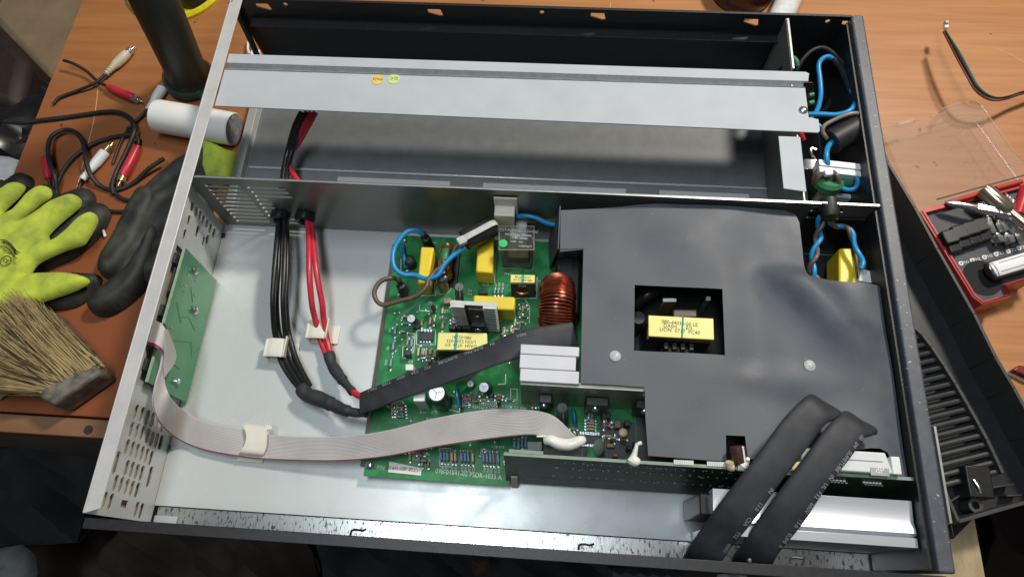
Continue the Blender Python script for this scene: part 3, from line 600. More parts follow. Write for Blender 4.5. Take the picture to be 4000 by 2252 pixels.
for u0,v0,u1,v1 in ((2058,1478,2088,1520),(1915,1520,1935,1560),(1690,1240,1712,1290),(1590,1305,1618,1375),(1630,1290,1700,1345),(1578,1355,1612,1395),(1995,1210,2040,1262)): pass
# ceramic discs
def disc(u,v,zt,r,m,name='disc_capacitor',ax=(1,.15,0)):
    t=at(u,v,z=zt); MB().lathe([(0,-.16),(r*.7,-.13),(r,-.03),(r,.03),(r*.7,.13),(0,.16)],t,ax,22).build(name,m,main)
disc(1789,1545,2.6,.95,M['disc']); disc(2241,1625,2.2,.7,M['disc']); disc(2338,1745,3.2,.62,mat('ghost_green_part',(.09,.14,.11),.3),'radial_capacitor',(1,-.2,.9)); disc(2434,1688,3.4,.32,M['restan'],'trimmer',(0,0,1))
MB().tube([bx(2432,1700),at(2434,1690,z=3.3)],.28,12).build('trimmer_body',M['brown'],main)
# silkscreen outlines and lettering
def outl(pts,w=.035,closed=True):
    q=MB(); P=[bx(u,v) for u,v in pts]; n=len(P)
    for i in range(n if closed else n-1):
        a,b=P[i],P[(i+1)%n]; d=(b-a).normalized(); s_=V((-d.y,d.x,0))*w
        q.hexa([a-s_,b-s_,b+s_,a+s_,a-s_+V((0,0,.006)),b-s_+V((0,0,.006)),b+s_+V((0,0,.006)),a+s_+V((0,0,.006))])
    q.build('silkscreen_outline',M['silk'],main)
outl([(1625,1154),(1703,1153),(1700,1138)],closed=False); outl([(1742,1086),(1785,1086),(1791,1020)],closed=False); outl([(1640,1212),(1704,1216),(1707,1192)],closed=False); outl([(1640,1190),(1638,1213)],closed=False)
outl([(1776,1170),(1768,1226),(1830,1230)],closed=False); outl([(1932,1104),(1938,985)],closed=False); outl([(1996,1165),(2096,1164),(2098,1080)],closed=False); outl([(2014,1252),(2012,1164)],closed=False)
outl([(1752,1598),(1795,1608),(1799,1570)],closed=False); outl([(1566,1010),(1566,1060),(1600,1060)],closed=False); outl([(2048,1165),(2068,1195),(2068,1260)],closed=False); outl([(1948,1287),(1986,1290)],closed=False)
outl([(1945,1500),(1975,1498),(1975,1460)],closed=False)
qq=MB(); 
for k in range(24):
    a=2*math.pi*k/24; c_=bx(1730,1118); 
    p0=c_+V((math.cos(a)*.72,math.sin(a)*.72,0)); p1=c_+V((math.cos(a+.27)*.72,math.sin(a+.27)*.72,0)); qq.tube([p0,p1],.03,4,0,0)
qq.build('silkscreen_outline',M['silk'],main)
for t,u,v,h_,r in (('U1',1662,1288,.22,0),('C11',1745,1216,.24,0),('R23A',1732,1241,.22,0),('R21',1786,1238,.22,0),('C12',1897,1113,.24,0),('TAU',1985,1069,.24,180),('C1',2030,1223,.24,0),('C8',1604,1412,.24,0),
        ('R1A',2112,1098,.2,0),('C7',1797,1262,.2,0),('R12',1525,1590,.22,0),('R13',1540,1618,.24,0),('R14',1652,1610,.22,0),('C15',1697,1610,.22,0),('C13A',1815,1585,.2,0),('R20',1830,1571,.22,0),('C10',1822,1613,.22,0),
        ('R40',1678,1636,.24,0),('U4',1668,1774,.24,0),('C28 R73',1945,1745,.2,0),('N1',1698,948,.22,0),('L1',1782,1110,.22,0),('D6',1835,1134,.22,0),('D4',1835,1148,.22,0),('K1',2190,1060,.2,0),('C2',1560,1350,.1,0)):
    text(t,bx(u,v),(math.cos(math.radians(r)),math.sin(math.radians(r)),0),h_,M['silk'],main)
for i,u in enumerate((1728,1742,1766,1780,1806,1820,1834,1850,1893,1906,1920,1936,1950)): text(('R62','R63','C24','R66','R70','R71','R72','C25','R80','R81','R82','R74','R75')[i],bx(u,1826+i*.8),(0,1,0),.19,M['silk'],main)
for i,u in enumerate((1604,1616,1628)): text(('R51','R52','R53')[i],bx(u,1782+i*2),(0,1,0),.2,M['silk'],main)
for i,u in enumerate((1938,1951,1965)): text(('R87','R88','R89')[i],bx(u,1112),(0,1,0),.18,M['silk'],main)
text('R4',bx(1523,1290),(0,1,0),.2,M['silk'],main); text('R5',bx(1516,1358),(0,1,0),.2,M['silk'],main); text('R25',bx(1508,1414),(0,1,0),.2,M['silk'],main)
text('WARNING :',bx(1908,1566),(1,-.06,0),.27,M['silk'],main); text('TO REDUCE THE RISK OF FIRE',bx(1955,1585),(1,-.06,0),.25,M['silk'],main,wide=.92); text('REPLACE ONLY WITH SAME TYPE',bx(1958,1601),(1,-.06,0),.25,M['silk'],main,wide=.9)
text('098-01641-02 PSDR-1033 A',bx(1830,1851),(1,-.035,0),.38,M['silk'],main,wide=.86); text('P/N:',bx(1489,1826),(1,-.02,0),.36,M['silk'],main,wide=.8)
a=bx(1516,1842); b=bx(1648,1822); MB().hexa([(a.x,a.y,PZ),(b.x,a.y-.1,PZ),(b.x,b.y-.1,PZ),(a.x,b.y+.25,PZ),(a.x,a.y,PZ+.02),(b.x,a.y-.1,PZ+.02),(b.x,b.y-.1,PZ+.02),(a.x,b.y+.25,PZ+.02)]).build('part_number_label',M['papr'],main)
text('01641-08P-802(a1)',bx(1582,1831,PZ+.02),(1,-.03,0),.30,M['ink'],main,wide=.86)
screw(bx(1445,1815),.32,par=main)
for q4 in ([(2055,1475),(2085,1472),(2088,1525),(2058,1528)],[(1592,1300),(1622,1302),(1616,1376),(1588,1374)],[(1628,1290),(1702,1288),(1700,1345),(1626,1345)],[(1574,1352),(1612,1352),(1608,1398),(1572,1398)],[(1880,1752),(1900,1752),(1898,1772),(1878,1772)],[(1716,1748),(1760,1750),(1764,1822),(1718,1820)],[(2262,1690),(2345,1692),(2344,1738),(2260,1738)],[(1995,1518),(2020,1518),(2020,1560),(1995,1560)]): outl(q4,.028)
sp=MB(); random.seed(11)
for _ in range(95):
    u=random.choice([random.gauss(1690,60),random.gauss(1860,80),random.gauss(1950,70),random.gauss(1560,25)]); v=random.choice([random.gauss(1240,35),random.gauss(1740,40),random.gauss(1560,30),random.gauss(1380,40)])
    if 1500<u<2120 and 930<v<1835:
        q=bx(u,v); 
        if q.x>16.6: sp.lathe([(.10,0),(.08,.06),(0,.08)],q,n=7)
o=sp.build('solder_joints',M['solder'],main); o['kind']='stuff'
# thick traces showing through the mask
tr=MB()
for pts in ([(1700,1040),(1810,1130),(1830,1150)],[(1550,1250),(1560,1235),(1700,1140)],[(1940,1150),(1990,1110)],[(1600,1330),(1625,1300),(1640,1270)],[(1760,1590),(1850,1560)],[(1600,1560),(1620,1500)]):
    P=[bx(u,v) for u,v in pts]
    for i in range(len(P)-1):
        d=(P[i+1]-P[i]).normalized(); s_=V((-d.y,d.x,0))*.12; z1=V((0,0,.004)); tr.hexa([P[i]-s_,P[i+1]-s_,P[i+1]+s_,P[i]+s_,P[i]-s_+z1,P[i+1]-s_+z1,P[i+1]+s_+z1,P[i]+s_+z1])
tr.build('copper_traces',mat('trace_green',(.03,.26,.10),.3),main)
# tall extruded heat sink with its power transistors
ys=[-14.75,-14.0,-13.95,-13.15,-13.1,-12.2]
hsb=MB().box(27.75,40.2,-14.95,-14.55,PZ,6.9); hsb=hsb.build('heat_sink_plate',mat('dull_aluminium',(.40,.40,.34),.35,.7,(.30,.30,.26),.5),main,.03)
MB().box(27.62,31.82,-12.8,-12.08,6.2,7.35).box(27.62,31.62,-13.85,-12.83,6.2,7.35).box(27.7,31.86,-14.8,-13.88,6.2,7.35).build('heat_sink_top',mat('satin_aluminium_top',(.62,.62,.66),.5,.1,(.56,.56,.60),.4,.03,9),main,.05)
for x,w in ((29.6,.9),(33.4,1.6),(37.0,1.5)):
    MB().box(x-w/2,x+w/2,-15.6,-14.98,2.0,4.6).build('power_transistor',M['black'],hsb,.05)
    q=MB(); random.seed(int(x)); q.lathe([(.2,0),(.24,.1),(.1,.25),(0,.27)],(x-.1,-15.65,3.9),(0,-1,.8),12); q.obox((x-.1,-15.85,4.1),(.22,0,.04),(0,.03,.14),(0,.05,-.02)); q.build('clip',M['steel'],hsb)
ubox(2118,1748,2290,1785,3.0).build('chip',M['black'],main,.05)
ubox(2058,1722,2118,1760,5.2).build('black_header',M['black'],main,.05)
# ------------------------------------------------------------------ upright board near the front
vb=thing('upright_circuit_board','long narrow green circuit board standing on edge at the near side, white glue on top','circuit board',(40,-20.5,1))
yb,yt,zb_,zt_=-20.95,-20.0,.55,7.4
def vp(x,z,off=0): # point on its near face
    k=(z-zb_)/(zt_-zb_); return V((x,yb+(yt-yb)*k-off,z))
x0,x1=26.95,54.0
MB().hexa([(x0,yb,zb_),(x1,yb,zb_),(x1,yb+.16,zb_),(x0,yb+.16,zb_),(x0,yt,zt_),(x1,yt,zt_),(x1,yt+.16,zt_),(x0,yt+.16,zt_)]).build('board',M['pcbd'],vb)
MB().box(x0,x1,yt-.01,yt+.2,zt_,zt_+.015).build('board_edge',mat('pale_board_edge2',(.26,.34,.26),.55),vb)
MB().box(27.3,29.6,yt+.18,yt+.42,zt_-.3,zt_+.05).build('edge_strip',mat('pale_board_edge2',(.26,.34,.26),.55),vb)
MB().hexa([vp(27.35,-.3,.25),vp(27.85,-.3,.25),vp(27.85,-.3),vp(27.35,-.3),vp(27.35,2.6,.2),vp(27.85,2.6,.2),vp(27.85,2.6),vp(27.35,2.6)]).build('support_tab',mat('olive_plastic',(.50,.48,.32),.5),vb,.04)
nrm=V((0,-(zt_-zb_),(yt-yb))).normalized()
random.seed(5); sj=MB()
for k in range(110):
    x=random.uniform(30,46); z=random.choice([6.7,6.5,5.4,5.2,3.4,3.2,3.0])+random.uniform(-.15,.15)
    if k<70: x=30.5+ (k%23)*.62; z=(6.6,5.3,3.3)[k//24]
    sj.lathe([(.07,0),(.05,.05),(0,.06)],vp(x,z),nrm,6)
o=sj.build('solder_joints',mat('dull_solder',(.22,.26,.22),.4,.4),vb); o['kind']='stuff'
for t,x,z in (('FREQUENCY 1KHZ IGBT UNIT',32,2.2),('C31',36,5.9),('IC2',40,4.2)): text(t,vp(x,z,.02),(1,0,0),.38,mat('dim_silk',(.35,.42,.35),.6),vb,n=nrm)
q=MB()
for a,b,n_ in ((3240,3312,10),(3375,3450,12)):
    for k in range(n_):
        u=a+(b-a)*k/n_; w=at(u,1871+(u-3240)*.07+(6 if k%2 else 0),y=-20.15); q.lathe([(.11,0),(.09,.08),(0,.1)],w,nrm,8)
q.build('pin_rows',mat('white_solder',(.9,.9,.88),.3),vb)
for a,b in ((2632,2710),(2762,2838)):
    q=MB()
    for k in range(11):
        u=a+(b-a)*k/11; w=at(u,1812+(u-2632)*.05,z=zt_+.05); q.box(w.x,w.x+.1,w.y,w.y+.3,zt_,zt_+.1)
    q.build('connector_pins',M['silk'],vb)
# things on the upright board
def blob(pts,rr,m,name,par,n=12): return MB().tube(pts,rr,n,0,6).build(name,m,par)
gz=5.2
blob([at(2128,1722,z=gz),at(2150,1718,z=gz+.15),at(2185,1732,z=gz+.1),at(2225,1735,z=gz+.1),at(2262,1722,z=gz+.2),at(2280,1714,z=gz)],lambda t:.20+.24*math.sin(math.pi*min(1,max(0,t*.94+.03)))**.5,M['glue'],'white_glue',vb)
for u in (2133,2204,2275): MB().tube([at(u,1740,z=4.8),at(u-1,1786,z=4.6)],.03,5,0,0).build('wire_lead',M['grey'],vb)
ubox(2096,1698,2145,1706,5.3,4.9).build('connector_housing',M['nylon'],vb,.03)
blob([at(2488,1730,z=7.9),at(2484,1750,z=7.8),at(2476,1780,z=7.6),at(2470,1800,z=7.5)],lambda t:.12+.25*t*t,M['glue'],'white_glue',vb)
blob([at(2506,1728,z=7.9),at(2490,1733,z=7.9)],lambda t:.13,M['glue'],'white_glue',vb); blob([at(2455,1798,z=7.5),at(2480,1800,z=7.55),at(2498,1802,z=7.5)],lambda t:.2+.15*math.sin(math.pi*t),M['glue'],'white_glue',vb)
MB().cyl(at(2478,1728,z=7.0),at(2474,1778,z=6.6),.16).build('small_capacitor',M['black'],vb)
cA=at(2880,1740,z=7.9); cB=at(2890,1812,z=7.6)
MB().lathe([(.42,0),(.5,.08),(.5,(cB-cA).length-.15),(.4,(cB-cA).length)],cA,cB-cA,22).build('brown_capacitor',mat('brown_sleeve',(.06,.028,.02),.25,0,(.10,.06,.05),4,stretch=(1,4,1)),vb)
k_=(cB-cA)*.5+cA+V((.22,0,.46)); MB().obox(k_,(cB-cA)*.42,V((.06,0,0)),V((0,0,.015))).build('capacitor_stripe',M['white'],vb)
blob([at(2898,1818,z=7.75),at(2915,1800,z=7.9),at(2922,1790,z=8.2)],lambda t:.34-.22*t,M['glue'],'white_glue',vb); blob([at(2880,1822,z=7.6),at(2925,1828,z=7.6)],lambda t:.25,M['glue'],'white_glue',vb)
blob([at(2850,1802,z=7.8),at(2852,1822,z=7.6),at(2866,1824,z=7.6)],lambda t:.27,M['tanglue'],'tan_glue',vb)
MB().hexa([at(3088,1845,z=7.8),at(3112,1840,z=7.8),at(3134,1806,z=7.8),at(3096,1818,z=7.8),at(3088,1838,z=8.8),at(3112,1832,z=8.8),at(3134,1800,z=8.8),at(3104,1800,z=8.8)]).build('film_capacitor',mat('cream_yellow',(.80,.72,.36),.35),vb,.12)
blob([at(3070,1846,z=7.6),at(3102,1848,z=7.6)],lambda t:.13,M['glue'],'white_glue',vb)
MB().hexa([(46.5,-19.75,3),(52.35,-19.75,3),(52.35,-18.2,3),(46.5,-18.2,3),(46.5,-19.75,8.0),(52.35,-19.75,8.0),(51.9,-18.45,8.2),(46.5,-18.45,8.2)]).build('white_relay',M['white'],vb,.08)
MB().box(52.38,52.95,-19.75,-18.6,3,7.9).build('relay_side',M['white'],vb,.06)
MB().box(47.2,51.7,-19.06,-19.0,8.02,8.13).build('relay_marking',mat('grey_marking',(.25,.25,.26),.5),vb); MB().box(49.0,49.04,-19.7,-19.1,8.0,8.06).build('relay_seam',M['grey'],vb)
qd=at(3438,1836,z=8.1); MB().box(qd.x-.6,qd.x+.6,qd.y-.32,qd.y+.32,8.0,8.05).build('grey_stamp',mat('stamp_grey',(.42,.42,.42),.6),vb); text('dP',V((qd.x,qd.y,8.06)),(1,0,0),.42,M['white'],vb)
# ------------------------------------------------------------------ large bright heat sink near the front right
hs=thing('aluminium_heat_sink','bright ribbed aluminium heat sink along the lower right of the case, under the two sleeves','heat sink',(46,-22.5,1))
prof=[(-21.25,7.0),(-22.6,6.86),(-22.95,7.0),(-23.3,7.06),(-23.42,6.9),(-23.46,6.7),(-23.5,6.7),(-23.55,7.0),(-24.15,7.0),(-24.2,6.7),(-24.2,.4),(-23.6,.4),(-23.6,5.9),(-21.3,5.9)]
q=MB(); n_=len(prof)
vs=[(40.9,a,b) for a,b in prof]+[(53.75,a,b) for a,b in prof]
q.add(vs,[tuple(range(n_)),tuple(range(n_,2*n_))[::-1]]+[(i,i+n_,(i+1)%n_+n_,(i+1)%n_) for i in range(n_)]).build('extrusion',M['alu'],hs,.05)
MB().box(40.2,53,-22.9,-21.5,.8,6.2).build('transistor_block',M['black'],hs,.1)
# ------------------------------------------------------------------ grey insulating sheet over the power stage
sh=thing('insulating_sheet','dark grey insulating sheet with a square window, covering the right part of the electronics','insulating sheet',(43,-10,7.2))
ZS=7.2
def s2(u,v): q=at(u,v,z=ZS); return (q.x,q.y)
outer=[(2190,822),(2360,812),(2560,800),(2720,797),(2900,803),(3060,820),(3108,838),(3122,870),(3132,960),(3145,1090),(3240,1096),(3380,1103),(3470,1113),(3487,1150),(3512,1350),(3545,1560),(3572,1750),(3578,1862),(3505,1860),(3470,1765),(3440,1750),(3405,1748),(3270,1762),(3090,1800),(2922,1790),(2912,1700),(2837,1697),(2838,1800),(2760,1795),(2532,1778),(2521,1625),(2519,1510),(2400,1502),(2268,1496),(2272,1300),(2279,973),(2188,981)]
outer=[s2(u,v) for u,v in outer]
outer=[(max(30.0,min(x,Wd-.32)),min(y,-.12)) for x,y in outer][::-1]
hole=[s2(u,v) for u,v in ((2480,1110),(2822,1128),(2834,1384),(2477,1367))]
def zs(x,y):
    g=lambda cx,cy,sx,sy,a: a*math.exp(-((x-cx)/sx)**2-((y-cy)/sy)**2)
    r=((x-49.5)*.80+(y+8.5)*.60); al=(-(x-49.5)*.60+(y+8.5)*.80)
    ridge=1.35*math.exp(-(r/1.5)**2)*(1/(1+math.exp(-(al+2.5)*.8)))*(1/(1+math.exp((y+5.6)*3)))
    return g(41,-1,5,3,.35)+g(35,-8,5,5,-.12)+g(46,-15,5,4,-.35)+g(41.5,-4.5,3,2.2,.14)+ridge-.35*max(0,(x-52)/2)**2-g(44.5,-8.6,1.6,5,.28)+g(46.5,-13.6,3.2,1.0,.22)+g(33,-2.2,1.6,.8,.07)+g(38,-3.3,2.0,.6,.08)+.05*math.sin(x*.9)*math.cos(y*.7)-g(33,-18,4,3,.1)
MB().plate(outer,[hole],(0,0,ZS),(1,0,0),(0,1,0),.07,0,.42,zs).build('sheet',M['sheet'],sh)
tp=at(2190,822,z=ZS)
MB().loft([V((30.05,-.55,ZS)),V((30.05,-4.3,ZS))],[V((29.3,-.75,1.3)),V((29.5,-3.3,1.3))],.07,0,0).build('side_flap',M['sheet'],sh)
MB().loft([V((30.07,-4.3,ZS)),V((32.0,-4.15,ZS))],[V((29.9,-3.6,4.0)),V((31.9,-3.5,4.0))],.07,0,0).build('notch_flap',M['black'],sh)
for u,v in ((2403,1390),(3164,1426)):
    q=at(u,v,z=ZS); MB().lathe([(.42,0),(.40,.08),(.25,.17),(0,.2)],(q.x,q.y,ZS+zs(q.x,q.y)+.01),n=24).build('rivet',mat('pale_nylon_rivet',(.52,.54,.52),.35),sh)
# power transformer seen through the window
pt=thing('power_transformer','black transformer with a pale yellow label, seen through the window of the grey sheet','transformer',(40,-11,1))
z6=6.3
Q=[at(u,v,z=z6) for u,v in ((2533,1312),(2790,1326),(2787,1243),(2533,1230))]
MB().hexa([(p_.x,p_.y,1.3) for p_ in Q]+[(p_.x,p_.y,z6-.06) for p_ in Q]).build('core',M['black'],pt,.1)
MB().hexa([(p_.x,p_.y,z6-.9) for p_ in Q]+[(p_.x,p_.y,z6) for p_ in Q]).build('tape_label',M['ylabel'],pt,.05)
for i,(t,u,v) in enumerate((('080-44034-00 LE',2655,1262),('DASH      E/S',2648,1276),('LION  0717  PC40',2655,1292))): text(t,at(u,v,z=z6+.01),(1,-.05,0),.30,M['ink'],pt,wide=.95)
s0=at(2668,1237,z=z6+.02); s1=at(2664,1318,z=z6+.02); MB().tube([s0,s1],.06,4,0,0).build('ink_stripe',M['teal'],pt)
MB().box(Q[0].x+1.2,Q[0].x+3.7,Q[0].y-1.5,Q[0].y-.1,1.5,4.9).build('winding',mat('dark_winding',(.03,.022,.014),.3,0,(.12,.09,.04),3),pt,.3)
for k in range(4): MB().box(Q[0].x+1.25+k*.62,Q[0].x+1.6+k*.62,Q[0].y-.65,Q[0].y-.1,4.6,5.5).build('pin_holder',M['black'],pt,.06)
ubox(2628,1205,2725,1240,5.3,1.5).build('bobbin',mat('bobbin_brown',(.05,.035,.018),.35),pt,.12)
tz=thing('white_topped_pillar','olive pillar with a white top standing in the dark window of the grey sheet','pillar',(41,-7,1))
ubox(2590,1163,2643,1177,5.6,1.4).build('pillar_body',mat('olive_pillar',(.16,.14,.04),.5),tz,.1); ubox(2590,1163,2643,1177,5.75,5.62).build('pillar_top',M['white'],tz,.1)
tz=thing('small_pillar','small white-tipped grey pillar at the right of the window in the grey sheet','pillar',(45,-7,1))
ubox(2758,1156,2776,1172,4.8,1.4).build('pillar_body',M['grey'],tz,.06); ubox(2758,1156,2776,1172,4.9,4.82).build('pillar_top',M['nylon'],tz,.05)
tag(MB().tube([at(2482,1190,z=3.5),at(2530,1150,z=4.3),at(2580,1125,z=4)],.5,12).build('black_lead',M['black']),'glossy black lead curving in the upper left of the sheet window','lead')
tg=MB().lathe([(.6,0),(.62,2.8),(.5,3.0)],(at(2492,1245,z=4).x,at(2492,1245,z=4).y,1.3)).build('round_capacitor',M['rubber']); tag(tg,'dark round capacitor at the left edge of the sheet window','capacitor')
ub=thing('under_sheet_block','dark plastic block between the copper choke and the grey sheet','electronic block',(31,-6,1))
MB().box(29.9,31.9,-8.5,-1.2,1.12,4.5).build('block',M['black'],ub,.2); MB().box(30.4,31.2,-6.0,-3.4,4.52,4.56).build('marking',M['rubber'],ub)
# ------------------------------------------------------------------ ribbon cable
rb=thing('ribbon_cable','flat grey ribbon cable with a maroon edge running across the case floor','ribbon cable',(17,-18,1))
prs=[((2264,1722,4.9),(2130,1722,4.9)),((2236,1690,5.2),(2132,1708,5.1)),((2160,1622,5.4),(2100,1699,5.2)),((2060,1600,5.0),(2030,1700,4.8)),((1900,1599,4.4),(1900,1715,4.2)),((1700,1632,3.5),(1700,1745,3.3)),((1500,1682,2.5),(1500,1783,2.3)),((1300,1705,1.7),(1300,1799,1.5)),((1050,1697,1.0),(1035,1792,.9)),((940,1672,1.0),(925,1780,.8)),((800,1645,1.4),(800,1757,.7)),((715,1600,2.0),(700,1717,1.0)),((668,1552,-1.9),(628,1655,-1.6)),((646,1500,-1.5),(599,1580,-1.35)),((643,1440,-1.3),(608,1500,-1.3)),((648,1380,-1.25),(628,1430,-1.3)),((652,1320,-1.2),(640,1350,-1.2))]
az=lambda u,v,z: at(u,v,z=z) if z>0 else at(u,v,x=-z)
E1=[az(u,v,z) for (u,v,z),_ in prs]; E2=[az(u,v,z) for _,(u,v,z) in prs]
MB().loft(E1,E2,.09,0,6,28,1).build('ribbon',[M['ribbon'],M['maroon']],rb)
# fine grooves between the conductors
ca=catmull(E1,6); cb=catmull(E2,6); gr=MB()
for k in range(1,18):
    t=k/18; P=[]
    for i in range(len(ca)):
        T=ca[min(i+1,len(ca)-1)]-ca[max(i-1,0)]; n=T.cross(cb[i]-ca[i]).normalized(); P.append(ca[i].lerp(cb[i],t)+n*.0)
    gr.tube(P,.026,5,0,0)
gr.build('conductor_ridges',M['ribbon'],rb)
MB().loft([at(643,1473,x=1.5),at(690,1394,x=1.7),at(655,1285,x=1.5)],[at(639,1425,x=1.4),at(645,1370,x=1.5),at(648,1283,x=1.45)],.07,0,4,6).build('folded_ribbon',M['ribbon'],rb)
MB().loft([at(604,1250,x=.25),at(630,1262,x=.95),at(647,1290,x=1.3),at(650,1320,x=1.25)],[at(578,1346,x=.25),at(606,1354,x=.95),at(628,1372,x=1.3),at(636,1392,x=1.25)],.09,0,5,8,1).build('looped_ribbon',[M['ribbon'],M['maroon']],rb)
MB().loft([at(636,1262,x=.9),at(651,1288,x=1.0)],[at(617,1356,x=.9),at(634,1380,x=1.0)],.12,0,0).build('ribbon_connector',M['black'],rb)
# ------------------------------------------------------------------ cable clips
def clip(u,v,label,turn=0):
    c=at(u,v,z=0); t=thing('cable_clip',label,'cable clip',(c.x,c.y,0),'cream nylon cable clips')
    MB().box(c.x-1.0,c.x+1.3,c.y-.85,c.y+.75,.0+.005,.22).build('base',M['nylon'],t,.05)
    MB().box(c.x-1.15,c.x-.95,c.y-.8,c.y+.7,.15,1.35).build('clip_wall',M['nylon'],t,.05)
    top=MB().sweep([V((c.x-1.1,c.y,1.15)),V((c.x-.6,c.y,1.32)),V((c.x+.1,c.y,1.34)),V((c.x+.62,c.y,1.28))],(0,1,0),.78,.09,10); top.build('clip_arm',M['nylon'],t)
    MB().hexa([(c.x+.45,c.y-.7,.7),(c.x+.58,c.y-.7,.7),(c.x+.68,c.y+.85,.9),(c.x+.55,c.y+.85,.9),(c.x+.5,c.y-.75,1.5),(c.x+.63,c.y-.75,1.5),(c.x+.74,c.y+.9,1.75),(c.x+.61,c.y+.9,1.75)]).build('clip_lip',M['nylon'],t,.04)
    return t
clip(1108,1375,'cream nylon clip holding the black wires to the case floor'); clip(1268,1305,'cream nylon clip holding the red wires to the case floor')
t=thing('cable_clip','cream nylon strap clip over the grey ribbon cable','cable clip',tuple(at(1000,1720,z=0)),'cream nylon cable clips')
A_=[at(952,1655,z=1.25),at(1040,1655,z=1.35),at(1030,1772,z=1.35),at(940,1768,z=1.25)]
MB().loft([at(958,1652,z=.9),at(953,1664,z=1.35),at(962,1700,z=1.42),at(955,1735,z=1.4),at(935,1768,z=1.2),at(933,1776,z=.2)],[at(1045,1658,z=.9),at(1042,1668,z=1.4),at(1042,1705,z=1.45),at(1040,1740,z=1.4),at(1028,1776,z=1.2),at(1026,1784,z=.2)],.14,0,5,4).build('strap',M['nylon'],t)
MB().loft([at(1038,1657,z=1.3),at(1062,1662,z=1.3)],[at(1038,1680,z=1.3),at(1066,1676,z=1.3)],.14,0,0).build('strap_tail',M['nylon'],t)
a=at(930,1800,z=.1); MB().box(a.x-.1,a.x+2.0,a.y,a.y+2.6,.01,.2).build('base',M['nylon'],t,.04)
t=thing('cable_clip','cream nylon clip stuck on the upright steel partition, holding the blue and brown wires','cable clip',(25.7,-.3,5),'cream nylon cable clips')
a=at(1928,770,y=-.12); b=at(2023,820,y=-.12); MB().box(a.x,b.x,-.22,-.04,b.z-1.5,a.z).build('base',M['nylon'],t,.04)
MB().hexa([(a.x+.1,-1.0,a.z-3.9),(b.x-.25,-1.0,a.z-3.9),(b.x-.25,-.3,a.z-3.9),(a.x+.1,-.3,a.z-3.9),(a.x+.05,-1.15,a.z-1.1),(b.x-.2,-1.15,a.z-1.1),(b.x-.2,-.2,a.z-1.1),(a.x+.05,-.2,a.z-1.1)]).build('clip_arm',M['nylon'],t,.07)
# ------------------------------------------------------------------ battery wires
def wires(name,label,cat,lst,m,r,grp=None):
    t=thing(name,label,cat,tuple(at(*lst[0][0][:2],z=lst[0][0][2])),grp)
    for w in lst: MB().tube([at(u,v,z=z) for u,v,z in w],r,12,0,7).build('wire',m,t)
    return t
Bg=at(1090,835,y=-.5); 
bw=wires('black_battery_wires','bundle of black battery wires coming through the left grommet and curving to the sleeve','wires',[
 [(1092,832,2.6),(1083,930,3.3),(1072,1060,3.4),(1066,1180,2.8),(1072,1290,1.3),(1088,1350,.75),(1098,1410,.6),(1140,1480,.7),(1185,1530,1.0)],
 [(1098,832,2.4),(1091,930,3.0),(1086,1060,3.0),(1080,1180,2.3),(1088,1290,1.0),(1108,1350,.7),(1118,1410,.7),(1160,1480,.9),(1196,1525,1.1)],
 [(1112,832,2.6),(1113,930,3.4),(1110,1060,3.5),(1106,1180,3.0),(1114,1290,1.5),(1126,1350,.95),(1138,1405,.8),(1172,1465,1.0),(1205,1515,1.2)],
 [(1116,832,2.3),(1121,930,3.0),(1121,1060,3.0),(1118,1180,2.5),(1126,1290,1.2),(1140,1345,1.0),(1155,1395,1.0),(1180,1450,1.1),(1210,1505,1.3)]],M['black'],.225)
MB().tube([at(1180,1515,z=1.1),at(1200,1540,z=1.25),at(1250,1558,z=1.45),at(1300,1580,z=1.7),at(1345,1600,z=2.0),at(1400,1612,z=2.3),at(1430,1612,z=2.6)],lambda q:(.60 if q<.5 else .48 if q<.72 else .34)+.03*math.sin(q*26),14,0,7).build('heat_shrink',M['shrink'],bw)
rw=wires('red_battery_wires','pair of red battery wires coming through the right grommet down to the sleeve','wires',[
 [(1200,838,2.7),(1207,930,3.5),(1208,1060,3.7),(1218,1180,2.7),(1230,1240,1.7),(1250,1320,.8),(1272,1380,.8),(1282,1400,.9)],
 [(1210,838,2.5),(1222,930,3.2),(1236,1060,3.4),(1258,1180,2.5),(1264,1240,1.7),(1277,1320,1.0),(1290,1380,.9),(1296,1400,1.0)]],M['red'],.25)
MB().tube([at(1285,1380,z=.95),at(1298,1425,z=1.1),at(1328,1470,z=1.4),at(1352,1500,z=1.7),at(1378,1530,z=2.1)],lambda q:(.46 if q<.62 else .33)+.03*math.sin(q*21),14,0,7).build('heat_shrink',M['shrink'],rw)
MB().tube([at(1374,1524,z=2.0),at(1395,1540,z=2.3),at(1430,1556,z=2.6)],.26,12).build('wire_end',M['red'],rw)
bb=wires('bay_wires','black and red wires hanging across the battery bay behind the partition','wires',[
 [(1178,440,5.6),(1150,500,4.6),(1128,580,3.0),(1112,650,2.6),(1105,700,2.6),(1100,735,2.7)],
 [(1200,440,5.4),(1168,500,4.4),(1142,580,2.8),(1124,650,2.5),(1118,700,2.6),(1114,735,2.7)]],M['black'],.27)
for w in ([(1232,440,5.2),(1205,490,4.4),(1165,560,2.8),(1135,600,2.2),(1130,650,2.2),(1150,690,2.4),(1172,735,2.7)],[(1215,440,5.4),(1185,490,4.6),(1150,560,3.0),(1128,610,2.4),(1136,660,2.4),(1160,700,2.6),(1182,735,2.8)]): MB().tube([at(*w_[:2],z=w_[2]) for w_ in w],.25,12,0,7).build('wire',M['red'],bb)
